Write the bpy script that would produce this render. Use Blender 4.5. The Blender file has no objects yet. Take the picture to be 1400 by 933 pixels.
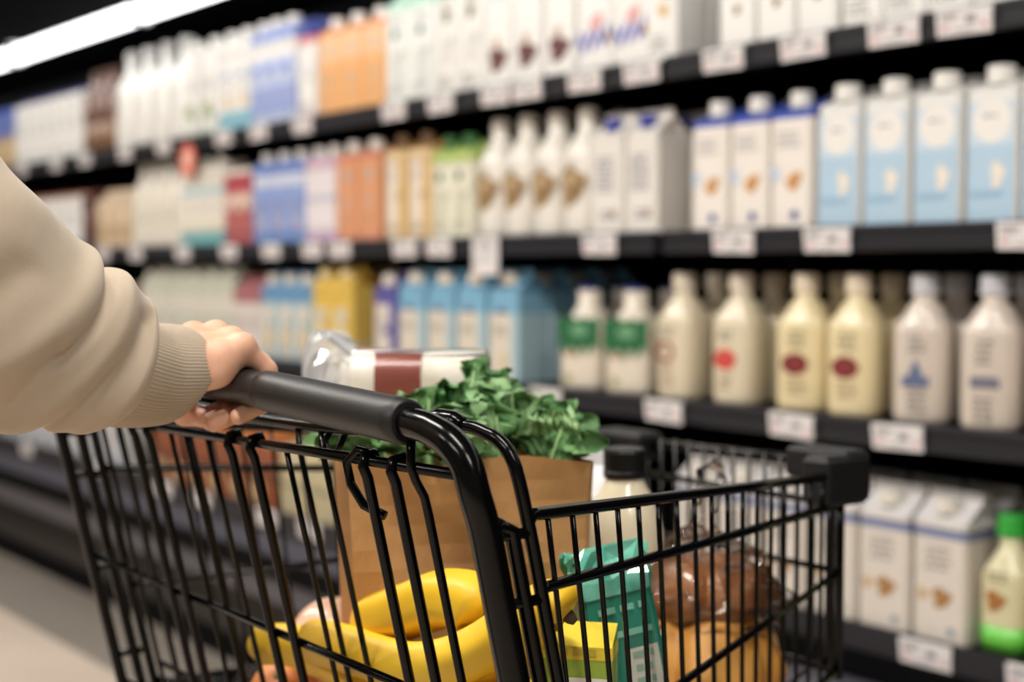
import bpy, math, random
import numpy as np
from mathutils import Vector, Matrix

# ------------------------------------------------------------------ camera, world, light, exposure
SC = bpy.context.scene
COL = SC.collection
PI = math.pi
EYE = 1.13                                    # camera height above the floor (m)
YAW, PITCH = math.radians(38.1), math.radians(2.9)

cam_data = bpy.data.cameras.new('camera')
cam_data.sensor_width = 36.0
cam_data.lens = 50.0
cam_data.clip_start = 0.05
cam_data.clip_end = 60
cam_data.dof.use_dof = True
cam_data.dof.focus_distance = 1.04
cam_data.dof.aperture_fstop = 3.4
cam = bpy.data.objects.new('camera', cam_data)
COL.objects.link(cam)
cam.location = (0, 0, EYE)
_f = Vector((-math.cos(YAW) * math.cos(PITCH), math.sin(YAW) * math.cos(PITCH), -math.sin(PITCH)))
cam.rotation_euler = _f.to_track_quat('-Z', 'Y').to_euler()
SC.camera = cam

SC.view_settings.view_transform = 'Standard'
SC.view_settings.look = 'None'
SC.view_settings.gamma = 1.0
SC.view_settings.use_curve_mapping = False
SC.view_settings.exposure = 0.0

world = bpy.data.worlds.new('store_ambience')
SC.world = world
world.use_nodes = True
world.node_tree.nodes['Background'].inputs[0].default_value = (1.0, 0.97, 0.94, 1)
world.node_tree.nodes['Background'].inputs[1].default_value = 0.10

CEIL_Z = 3.4
LAMP_POWER = 42.0         # each ceiling luminaire (W)
CANOPY_GLOW = 5.0         # emission strength of the case lamps
CEILING_LAMPS = [(-0.3, 0.15), (-2.2, 0.15), (-4.1, 0.15), (-6.0, 0.15), (1.6, 0.15),
                 (-0.3, -2.1), (-2.2, -2.1), (-4.1, -2.1)]


def lin(c):
    return tuple(((v / 255) / 12.92) if v / 255 <= 0.04045 else (((v / 255) + 0.055) / 1.055) ** 2.4 for v in c)


# ------------------------------------------------------------------ materials
_mats = {}


def mat(rgb, rough=0.5, metal=0.0, name=None, noise=0.06, scale=30.0, spec=0.5, bump=0.0, sss=0.0, sheen=0.0, coat=0.0):
    key = (tuple(rgb), rough, metal, noise, scale, spec, bump, sss, sheen, coat)
    if key in _mats:
        return _mats[key]
    m = bpy.data.materials.new(name or 'surface')
    m.use_nodes = True
    nt = m.node_tree
    b = nt.nodes['Principled BSDF']
    c = lin(rgb)
    b.inputs['Roughness'].default_value = rough
    b.inputs['Metallic'].default_value = metal
    b.inputs['Specular IOR Level'].default_value = spec
    if coat:
        b.inputs['Coat Weight'].default_value = coat
        b.inputs['Coat Roughness'].default_value = 0.12
    if sss:
        b.inputs['Subsurface Weight'].default_value = sss
        b.inputs['Subsurface Radius'].default_value = (0.6, 0.25, 0.12)
        b.inputs['Subsurface Scale'].default_value = 0.006
    if sheen:
        b.inputs['Sheen Weight'].default_value = sheen
    tc = nt.nodes.new('ShaderNodeTexCoord')
    nz = nt.nodes.new('ShaderNodeTexNoise')
    nz.inputs['Scale'].default_value = scale
    nz.inputs['Detail'].default_value = 3
    nt.links.new(tc.outputs['Object'], nz.inputs['Vector'])
    mx = nt.nodes.new('ShaderNodeMix')
    mx.data_type = 'RGBA'
    mx.inputs[6].default_value = tuple(v * (1 - noise) for v in c) + (1,)
    mx.inputs[7].default_value = tuple(min(1, v * (1 + noise)) for v in c) + (1,)
    nt.links.new(nz.outputs['Fac'], mx.inputs[0])
    nt.links.new(mx.outputs[2], b.inputs['Base Color'])
    if bump:
        bp = nt.nodes.new('ShaderNodeBump')
        bp.inputs['Strength'].default_value = bump
        bp.inputs['Distance'].default_value = 0.002
        n2 = nt.nodes.new('ShaderNodeTexNoise')
        n2.inputs['Scale'].default_value = scale * 8
        nt.links.new(tc.outputs['Object'], n2.inputs['Vector'])
        nt.links.new(n2.outputs['Fac'], bp.inputs['Height'])
        nt.links.new(bp.outputs['Normal'], b.inputs['Normal'])
    _mats[key] = m
    return m


def two_tone(rgb1, rgb2, scale=8.0, lo=0.42, hi=0.58, rough=0.5, stretch=(1, 1, 1), name='mottled', spec=0.5, sss=0.0, coat=0.0, detail=4):
    m = bpy.data.materials.new(name)
    m.use_nodes = True
    nt = m.node_tree
    b = nt.nodes['Principled BSDF']
    b.inputs['Roughness'].default_value = rough
    b.inputs['Specular IOR Level'].default_value = spec
    b.inputs['Coat Weight'].default_value = coat
    if sss:
        b.inputs['Subsurface Weight'].default_value = sss
        b.inputs['Subsurface Scale'].default_value = 0.005
    tc = nt.nodes.new('ShaderNodeTexCoord')
    mp = nt.nodes.new('ShaderNodeMapping')
    mp.inputs['Scale'].default_value = stretch
    nz = nt.nodes.new('ShaderNodeTexNoise')
    nz.inputs['Scale'].default_value = scale
    nz.inputs['Detail'].default_value = detail
    rp = nt.nodes.new('ShaderNodeValToRGB')
    rp.color_ramp.elements[0].position = lo
    rp.color_ramp.elements[1].position = hi
    rp.color_ramp.elements[0].color = lin(rgb1) + (1,)
    rp.color_ramp.elements[1].color = lin(rgb2) + (1,)
    nt.links.new(tc.outputs['Object'], mp.inputs['Vector'])
    nt.links.new(mp.outputs['Vector'], nz.inputs['Vector'])
    nt.links.new(nz.outputs['Fac'], rp.inputs['Fac'])
    nt.links.new(rp.outputs['Color'], b.inputs['Base Color'])
    return m


def film_mat(name='clear_film', gloss=0.35, tint=(245, 245, 245), rough=0.12, white=0.0):
    m = bpy.data.materials.new(name)
    m.use_nodes = True
    nt = m.node_tree
    nt.nodes.remove(nt.nodes['Principled BSDF'])
    out = nt.nodes['Material Output']
    tr = nt.nodes.new('ShaderNodeBsdfTransparent')
    tr.inputs[0].default_value = lin(tint) + (1,)
    gl = nt.nodes.new('ShaderNodeBsdfGlossy')
    gl.inputs['Roughness'].default_value = rough
    lw = nt.nodes.new('ShaderNodeLayerWeight')
    lw.inputs[0].default_value = gloss
    mx = nt.nodes.new('ShaderNodeMixShader')
    nt.links.new(lw.outputs['Fresnel'], mx.inputs[0])
    nt.links.new(tr.outputs[0], mx.inputs[1])
    nt.links.new(gl.outputs[0], mx.inputs[2])
    last = mx
    if white:
        df = nt.nodes.new('ShaderNodeBsdfDiffuse')
        df.inputs[0].default_value = (0.8, 0.8, 0.8, 1)
        m2 = nt.nodes.new('ShaderNodeMixShader')
        m2.inputs[0].default_value = white
        nt.links.new(mx.outputs[0], m2.inputs[1])
        nt.links.new(df.outputs[0], m2.inputs[2])
        last = m2
    nt.links.new(last.outputs[0], out.inputs[0])
    return m


def glow(rgb, strength, name='lamp_glow'):
    m = bpy.data.materials.new(name)
    m.use_nodes = True
    b = m.node_tree.nodes['Principled BSDF']
    b.inputs['Base Color'].default_value = (0.8, 0.8, 0.8, 1)
    b.inputs['Emission Color'].default_value = lin(rgb) + (1,)
    b.inputs['Emission Strength'].default_value = strength
    return m


# ------------------------------------------------------------------ mesh building
class MB:
    """collects shapes; build() links them as one mesh object"""

    def __init__(s):
        s.v, s.f, s.m, s.sm = [], [], [], []

    def add(s, verts, faces, mi=0, smooth=False):
        o = len(s.v)
        s.v.extend([tuple(map(float, p)) for p in verts])
        for f in faces:
            s.f.append(tuple(int(i) + o for i in f))
            s.m.append(mi)
            s.sm.append(smooth)

    def box(s, lo, hi, mi=0, bevel=0.0):
        (x0, y0, z0), (x1, y1, z1) = lo, hi
        if bevel <= 0:
            v = [(x0, y0, z0), (x1, y0, z0), (x1, y1, z0), (x0, y1, z0), (x0, y0, z1), (x1, y0, z1), (x1, y1, z1), (x0, y1, z1)]
            s.add(v, [(0, 3, 2, 1), (4, 5, 6, 7), (0, 1, 5, 4), (1, 2, 6, 5), (2, 3, 7, 6), (3, 0, 4, 7)], mi)
            return
        b = bevel
        rings = []
        for z, i in ((z0, b), (z0 + b, 0), (z1 - b, 0), (z1, b)):
            r = []
            for cx, cy, a0 in ((x1, y1, 0), (x0, y1, PI / 2), (x0, y0, PI), (x1, y0, 1.5 * PI)):
                sx = -1 if cx == x1 else 1
                sy = -1 if cy == y1 else 1
                for k in range(4):
                    a = a0 + k * PI / 6
                    r.append((cx + sx * b + (b - i) * math.cos(a), cy + sy * b + (b - i) * math.sin(a), z))
            rings.append(r)
        s.loft(rings, mi, smooth=False)

    def loft(s, rings, mi=0, smooth=True, closed=True, cap=True):
        n = len(rings[0])
        v = [p for r in rings for p in r]
        f = []
        for k in range(len(rings) - 1):
            for i in range(n if closed else n - 1):
                j = (i + 1) % n
                f.append((k * n + i, k * n + j, (k + 1) * n + j, (k + 1) * n + i))
        s.add(v, f, mi, smooth)
        if cap and closed:
            o = len(s.v) - len(v)
            s.f.append(tuple(o + i for i in range(n - 1, -1, -1)))
            s.m.append(mi)
            s.sm.append(False)
            b = o + (len(rings) - 1) * n
            s.f.append(tuple(b + i for i in range(n)))
            s.m.append(mi)
            s.sm.append(False)

    def tube(s, pts, r, seg=10, mi=0, cap=True, flat=1.0):
        pts = [np.array(p, float) for p in pts]
        rs = list(r) if hasattr(r, '__len__') else [r] * len(pts)
        rings = []
        prev = None
        for i, p in enumerate(pts):
            a = pts[max(0, i - 1)]
            b = pts[min(len(pts) - 1, i + 1)]
            t = b - a
            t /= max(1e-9, np.linalg.norm(t))
            if prev is None:
                h = np.array((0, 0, 1.0)) if abs(t[2]) < 0.9 else np.array((1.0, 0, 0))
                u = np.cross(t, h)
            else:
                u = prev - t * (prev @ t)
            u /= np.linalg.norm(u)
            prev = u
            w = np.cross(t, u)
            rings.append([tuple(p + rs[i] * (u * math.cos(2 * PI * k / seg) + flat * w * math.sin(2 * PI * k / seg))) for k in range(seg)])
        s.loft(rings, mi, True, True, cap)

    def lathe(s, prof, c=(0, 0, 0), seg=24, mi=0, smooth=True):
        rings = [[(c[0] + max(r, 1e-5) * math.cos(2 * PI * k / seg), c[1] + max(r, 1e-5) * math.sin(2 * PI * k / seg), c[2] + z) for k in range(seg)] for r, z in prof]
        s.loft(rings, mi, smooth)

    def sbox(s, prof, n=2.0, seg=32, c=(0, 0, 0), mi=0):
        """lofted superellipse sections: prof = (z, half width, half depth, exponent)"""
        rings = []
        for z, a, b, e in prof:
            r = []
            for k in range(seg):
                t = 2 * PI * k / seg
                ct, st = math.cos(t), math.sin(t)
                r.append((c[0] + a * math.copysign(abs(ct) ** (2 / e), ct), c[1] + b * math.copysign(abs(st) ** (2 / e), st), c[2] + z))
            rings.append(r)
        s.loft(rings, mi, True)

    def mesh(s, name, mats):
        me = bpy.data.meshes.new(name)
        me.from_pydata(s.v, [], s.f)
        for m in (mats if isinstance(mats, (list, tuple)) else [mats]):
            me.materials.append(m)
        me.polygons.foreach_set('material_index', s.m)
        me.polygons.foreach_set('use_smooth', s.sm)
        me.update()
        return me

    def build(s, name, mats, parent=None):
        return link(name, s.mesh(name, mats), parent)


def link(name, me, parent=None):
    o = bpy.data.objects.new(name, me)
    COL.objects.link(o)
    if parent is not None:
        o.parent = parent
    return o


def tag(o, label=None, cat=None, group=None, kind=None):
    if label:
        o['label'] = label
    if cat:
        o['category'] = cat
    if group:
        o['group'] = group
    if kind:
        o['kind'] = kind
    return o


def thing(name, label, cat, loc=(0, 0, 0), rz=0.0, group=None):
    o = bpy.data.objects.new(name, None)
    COL.objects.link(o)
    o.location = loc
    o.rotation_euler = (0, 0, rz)
    o.empty_display_size = 0.05
    return tag(o, label, cat, group)


def structure(name, mb, m):
    return tag(mb.build(name, m), kind='structure')


def spline(pts, n=8):
    """Catmull-Rom through pts"""
    P = [np.array(p, float) for p in pts]
    P = [2 * P[0] - P[1]] + P + [2 * P[-1] - P[-2]]
    out = []
    for i in range(1, len(P) - 2):
        for k in range(n):
            t = k / n
            out.append(0.5 * (2 * P[i] + (P[i + 1] - P[i - 1]) * t + (2 * P[i - 1] - 5 * P[i] + 4 * P[i + 1] - P[i + 2]) * t * t + (3 * P[i] - P[i - 1] - 3 * P[i + 1] + P[i + 2]) * t ** 3))
    out.append(P[-2])
    return out


# ---- smooth organic surfaces: a distance field turned into a mesh (surface nets)
def capsule(G, a, b, ra, rb):
    a, b = np.array(a, float), np.array(b, float)
    ab = b - a
    pa = G - a
    t = np.clip((pa @ ab) / max(1e-12, ab @ ab), 0, 1)
    return np.linalg.norm(pa - t[..., None] * ab, axis=-1) - (ra + (rb - ra) * t)


def ellip(G, c, r):
    q = (G - np.array(c)) / np.array(r)
    k = np.linalg.norm(q, axis=-1)
    return (k - 1) * min(r) * np.clip(k, 0.6, 1.4)


def smin(a, b, k):
    h = np.clip(0.5 + 0.5 * (b - a) / k, 0, 1)
    return b + (a - b) * h - k * h * (1 - h)


def grid(lo, hi, h):
    ax = [np.arange(l, u + h, h) for l, u in zip(lo, hi)]
    return np.stack(np.meshgrid(*ax, indexing='ij'), -1)


def surface_nets(D, lo, h):
    s = D < 0
    nx, ny, nz = D.shape
    cnt = np.zeros((nx - 1, ny - 1, nz - 1))
    pos = np.zeros((nx - 1, ny - 1, nz - 1, 3))
    cor = [(i, j, k) for i in (0, 1) for j in (0, 1) for k in (0, 1)]
    sl = lambda c: (slice(c[0], nx - 1 + c[0]), slice(c[1], ny - 1 + c[1]), slice(c[2], nz - 1 + c[2]))
    for a in cor:
        for ax in range(3):
            if a[ax] == 0:
                b = list(a)
                b[ax] = 1
                d0, d1 = D[sl(a)], D[sl(b)]
                cr = (d0 < 0) != (d1 < 0)
                t = np.where(cr, d0 / np.where(cr, d0 - d1, 1), 0)
                for q in range(3):
                    pos[..., q] += np.where(cr, a[q] + (t if q == ax else 0), 0)
                cnt += cr
    act = cnt > 0
    idx = -np.ones(act.shape, int)
    idx[act] = np.arange(act.sum())
    ii = np.argwhere(act)
    V = (ii + pos[act] / cnt[act][:, None]) * h + np.array(lo)
    F = []
    for ax in range(3):
        o1, o2 = [(1, 2), (2, 0), (0, 1)][ax]
        a = [slice(1, -1)] * 3
        a[ax] = slice(0, -1)
        b = list(a)
        b[ax] = slice(1, None)
        A, B = s[tuple(a)], s[tuple(b)]
        off = np.array([1, 1, 1])
        off[ax] = 0
        for flip, M in ((False, A & ~B), (True, ~A & B)):
            q = np.argwhere(M) + off
            def at(d1, d2):
                r = q.copy()
                r[:, o1] += d1
                r[:, o2] += d2
                return idx[r[:, 0], r[:, 1], r[:, 2]]
            quad = np.stack([at(-1, -1), at(0, -1), at(0, 0), at(-1, 0)], 1)
            if flip:
                quad = quad[:, ::-1]
            F.append(quad)
    F = np.concatenate(F)
    F = F[(F >= 0).all(1)]
    return V, F


def add_field(mb, D, lo, h, mi=0, relax=1):
    V, F = surface_nets(D, lo, h)
    for _ in range(relax):
        S = np.zeros_like(V)
        c = np.zeros(len(V))
        for i in range(4):
            a, b = F[:, i], F[:, (i + 1) % 4]
            np.add.at(S, a, V[b])
            np.add.at(c, a, 1)
            np.add.at(S, b, V[a])
            np.add.at(c, b, 1)
        V = 0.5 * V + 0.5 * S / np.maximum(c, 1)[:, None]
    mb.add(V, F, mi, True)


ORD = ['first', 'second', 'third', 'fourth', 'fifth', 'sixth', 'seventh', 'eighth', 'ninth', 'tenth', 'eleventh', 'twelfth']
NUM = ['one', 'two', 'three', 'four', 'five', 'six', 'seven', 'eight', 'nine', 'ten', 'eleven', 'twelve']

# ------------------------------------------------------------------ shared materials
BLACK_PAINT = mat((7, 7, 7), 0.17, name='black_gloss_paint', noise=0.1, spec=0.24)
BLACK_PLASTIC = mat((24, 24, 25), 0.5, name='black_plastic', noise=0.1)
RUBBER = mat((24, 24, 24), 0.46, name='foam_grip', noise=0.05, scale=80, bump=0.08)
CASE_DARK = mat((9, 9, 11), 0.6, name='case_black', noise=0.15, scale=6, spec=0.05)
RAIL_GREY = mat((36, 35, 40), 0.42, name='price_rail', noise=0.08, scale=10, spec=0.3)
CASE_GREY = mat((76, 74, 82), 0.4, name='case_grey_panel', noise=0.06, scale=5)
KICK = mat((46, 40, 36), 0.7, name='kick_plate', noise=0.15, scale=5)

# ------------------------------------------------------------------ the room
mb = MB()
mb.box((-14, -6, -0.1), (5, 1.55, 0))
fl = two_tone((196, 180, 164), (206, 191, 176), 3.0, 0.3, 0.7, 0.42, name='beige_floor')
structure('floor', mb, fl)
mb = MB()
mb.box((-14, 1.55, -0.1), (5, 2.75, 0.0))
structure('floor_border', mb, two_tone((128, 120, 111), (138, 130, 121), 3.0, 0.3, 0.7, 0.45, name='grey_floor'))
mb = MB()
mb.box((-14, 2.62, 0), (5, 2.72, CEIL_Z))
structure('wall_back', mb, CASE_DARK)
mb = MB()
mb.box((-14, -6, CEIL_Z), (5, 2.72, CEIL_Z + 0.1))
structure('ceiling', mb, mat((14, 13, 13), 0.9, name='black_ceiling', spec=0.1))

for i, (lx, ly) in enumerate(CEILING_LAMPS):
    t = thing('ceiling_lamp', 'long white ceiling lamp %s' % ['over the aisle, nearest the cart', 'over the aisle, above the shelf joint', 'over the aisle, above the orange cartons', 'over the far end of the aisle', 'over the near end of the aisle', 'behind the shopper, near the cart', 'behind the shopper, in the middle', 'behind the shopper, far down'][i],
              'ceiling lamp', (lx, ly, 3.05), 0, 'ceiling lamps over the aisle')
    mb = MB()
    mb.box((-0.62, -0.11, 0.0), (0.62, 0.11, 0.06), 0, 0.01)
    mb.tube([(-0.4, 0, 0.06), (-0.4, 0, CEIL_Z - 3.05)], 0.006)
    mb.tube([(0.4, 0, 0.06), (0.4, 0, CEIL_Z - 3.05)], 0.006)
    mb.build('housing', mat((210, 210, 210), 0.4), t)
    mb = MB()
    mb.box((-0.6, -0.09, -0.012), (0.6, 0.09, -0.002))
    mb.build('diffuser', glow((255, 240, 222), 6.0), t)
    ld = bpy.data.lights.new('lamp_light', 'AREA')
    ld.shape = 'RECTANGLE'
    ld.size, ld.size_y = 1.2, 0.2
    ld.energy = LAMP_POWER
    ld.color = (1.0, 0.95, 0.885)
    lo = bpy.data.objects.new('lamp_light', ld)
    COL.objects.link(lo)
    lo.parent = t
    lo.location = (0, 0, -0.02)

# ------------------------------------------------------------------ the refrigerated cases
JOINT = -2.125
FRONT = 2.05
SHELVES = {'top': 1.56, 'middle': 1.205, 'third': 0.86}
LIP = 0.043


def display_case(x0, x1, label, side):
    t = thing('refrigerated_case', label, 'display case', ((x0 + x1) / 2, FRONT, 0), 0, 'refrigerated milk cases')
    ox = (x0 + x1) / 2
    a, b = x0 - ox, x1 - ox

    def part(name, boxes, m, parent=t, bevel=0.0):
        mb = MB()
        for lo, hi in boxes:
            mb.box(lo, hi, 0, bevel)
        return mb.build(name, m, parent)
    part('back_panel', [((a, 0.50, 0.0), (b, 0.55, 2.25))], CASE_DARK)
    for u0, u1 in ((a, a + 0.018), (b - 0.018, b)):
        part('upright', [((u0, 0.42, 0.3), (u1, 0.50, 2.1))], CASE_DARK)
    for nm, z in SHELVES.items():
        s = part('shelf', [((a + 0.019, 0.012, z - 0.022), (b - 0.019, 0.495, z))], CASE_DARK)
        tag(s, 'black %s shelf of the case' % nm)
        mb = MB()
        # sloped front rail with a shallow groove for the tags
        pr = [(-0.004, LIP * 0.5 - 0.026), (0.0, -LIP), (0.012, -LIP), (0.012, 0.003), (0.0, 0.003), (-0.006, -0.004), (-0.003, -0.012), (-0.003, -0.030), (-0.006, -0.038)]
        pr = [(0.0, -LIP), (0.012, -LIP), (0.012, 0.004), (0.001, 0.004), (-0.004, -0.001), (-0.004, -0.008), (0.0, -0.011), (0.0, -0.032), (-0.004, -0.035), (-0.004, -0.040)]
        rings = [[(x, y, z + zz) for y, zz in pr] for x in (a + 0.012, b - 0.012)]
        mb.loft(rings, 0, False)
        mb.build('price_rail', RAIL_GREY, s)
    # canopy with its lamp strip
    can = part('canopy', [((a, -0.042, 2.03), (b, 0.55, 2.34))], CASE_DARK)
    x = -6.97 - 1.223 * 3
    while x < x1:
        s0, s1 = max(x + 0.008, x0 + 0.01), min(x + 1.215, x1 - 0.01)
        if s1 - s0 > 0.15:
            mb = MB()
            q = [(-0.072 + 0.026 * math.cos(k * PI / 6 + PI), 1.984 + 0.034 * math.sin(k * PI / 6 + PI)) for k in range(12)]
            mb.loft([[(xx - ox, yy, zz) for yy, zz in q] for xx in (s0 + 0.012, s1 - 0.012)], 0, True)
            lt = mb.build('lamp_strip', glow((250, 252, 255), CANOPY_GLOW, 'case_lamp_glow'), can)
            mb = MB()
            for e in (s0, s1 - 0.012):
                mb.box((e - ox, -0.095, 1.948), (e - ox + 0.012, -0.043, 2.031))
            mb.build('end_cap', mat((200, 200, 205), 0.4), can)
        x += 1.223
    if side == 'left':
        part('base_deck', [((a, -0.09, 0.0), (b, 0.5, 0.415))], CASE_DARK)
        mb = MB()
        pr = [(-0.235, 0.24), (-0.10, 0.20), (-0.08, 0.30), (-0.08, 0.43), (-0.175, 0.43), (-0.215, 0.405), (-0.235, 0.36)]
        mb.loft([[(xx, yy, zz) for yy, zz in pr] for xx in (a, b)], 0, False)
        mb.build('bumper', CASE_GREY, t)
        part('price_rail', [((a, -0.222, 0.425), (b, -0.212, 0.485))], RAIL_GREY)
        part('bumper_strip', [((a, -0.247, 0.31), (b, -0.236, 0.365))], CASE_DARK)
        part('kick_plate', [((a, -0.17, 0.0), (b, -0.15, 0.235))], KICK)
        part('toe_skirting', [((a, -0.185, 0.0), (b, -0.171, 0.07))], CASE_DARK)
    else:
        part('base_deck', [((a, 0.012, 0.0), (b, 0.5, 0.488))], CASE_DARK)
        part('price_rail', [((a, 0.0, 0.445), (b, 0.0115, 0.494))], RAIL_GREY)
        part('bumper_strip', [((a, -0.012, 0.40), (b, 0.0115, 0.444))], CASE_DARK)
        mb = MB()
        pr = [(-0.16, 0.24), (-0.05, 0.20), (0.011, 0.30), (0.011, 0.395), (-0.06, 0.395), (-0.14, 0.37), (-0.16, 0.33)]
        mb.loft([[(xx, yy, zz) for yy, zz in pr] for xx in (a, b)], 0, False)
        mb.build('bumper', CASE_GREY, t)
        part('kick_plate', [((a, -0.10, 0.0), (b, -0.08, 0.235))], KICK)
    return t


display_case(-11.0, JOINT - 0.002, 'long black refrigerated case on the left with a protruding grey bumper', 'left')
display_case(JOINT + 0.002, 1.2, 'black refrigerated case on the right holding the round-shouldered milk bottles', 'right')

# ------------------------------------------------------------------ products
def decal_faces(mb, shape, x, z, w, h, y, mi, rnd):
    if shape == 'rect':
        mb.add([(x - w / 2, y, z - h / 2), (x + w / 2, y, z - h / 2), (x + w / 2, y, z + h / 2), (x - w / 2, y, z + h / 2)], [(0, 1, 2, 3)], mi)
    elif shape == 'oval':
        n = 20
        mb.add([(x + w / 2 * math.cos(2 * PI * k / n), y, z + h / 2 * math.sin(2 * PI * k / n)) for k in range(n)], [tuple(range(n))], mi)
    elif shape == 'ring':
        n = 20
        v = [(x + w / 2 * r * math.cos(2 * PI * k / n), y, z + h / 2 * r * math.sin(2 * PI * k / n)) for r in (1, 0.62) for k in range(n)]
        mb.add(v, [(k, (k + 1) % n, n + (k + 1) % n, n + k) for k in range(n)], mi)
    elif shape == 'leaf':                      # almond or leaf, tilted
        n = 16
        v = []
        for k in range(n):
            a = 2 * PI * k / n
            px = w / 2 * math.cos(a)
            pz = h / 2 * math.sin(a) * (1 - 0.45 * math.cos(a))
            c, s_ = math.cos(0.7), math.sin(0.7)
            v.append((x + px * c - pz * s_, y, z + px * s_ + pz * c))
        mb.add(v, [tuple(range(n))], mi)
    elif shape == 'blob':
        n = 18
        v = []
        for k in range(n):
            a = 2 * PI * k / n
            r = 1 + 0.18 * math.sin(3 * a + 1) + 0.12 * math.sin(5 * a)
            v.append((x + w / 2 * r * math.cos(a), y, z + h / 2 * r * math.sin(a)))
        mb.add(v, [tuple(range(n))], mi)
    elif shape == 'text':                      # lines of small unreadable print
        zz = z + h / 2
        while zz > z - h / 2 + 0.003:
            xx = x - w / 2 * rnd.uniform(0.7, 1)
            xe = x + w / 2 * rnd.uniform(0.6, 1)
            while xx < xe - 0.003:
                l = min(rnd.uniform(0.006, 0.018), xe - xx)
                decal_faces(mb, 'rect', xx + l / 2, zz - 0.003, l, 0.0055, y, mi, rnd)
                xx += l + 0.004
            zz -= 0.0115
    elif shape == 'script':                    # bold flowing lettering
        p0 = None
        n = 26
        top, bot = [], []
        for k in range(n + 1):
            t = k / n
            px = x - w / 2 + w * t
            pz = z + h * 0.28 * math.sin(t * 21) + h * 0.25 * t
            top.append((px, y, pz + h * 0.2))
            bot.append((px, y, pz - h * 0.2))
        mb.loft([bot, top], mi, False, False, False)
    elif shape == 'crown':
        decal_faces(mb, 'rect', x, z - h * 0.3, w, h * 0.35, y, mi, rnd)
        mb.add([(x - w * 0.28, y, z - h * 0.12), (x + w * 0.28, y, z - h * 0.12), (x, y, z + h * 0.55)], [(0, 1, 2)], mi)
    elif shape == 'wave':                      # ragged-bottom label
        n = 18
        lo_ = [(x - w / 2 + w * k / n, y, z - h / 2 + h * 0.16 * math.sin(k * 1.3) + h * 0.22 * abs(k / n - 0.45)) for k in range(n + 1)]
        hi_ = [(x - w / 2 + w * k / n, y, z + h / 2 - h * 0.10 * abs(math.sin(k * 0.55))) for k in range(n + 1)]
        mb.loft([lo_, hi_], mi, False, False, False)


def calm(c, k=0.16):
    g = 0.3 * c[0] + 0.59 * c[1] + 0.11 * c[2]
    return tuple(round(v + (g - v) * k) for v in c)


def col_mat(c, rough=0.42):
    c = calm(c)
    return mat(c, rough, name='printed_board', noise=0.025, scale=25)


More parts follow.
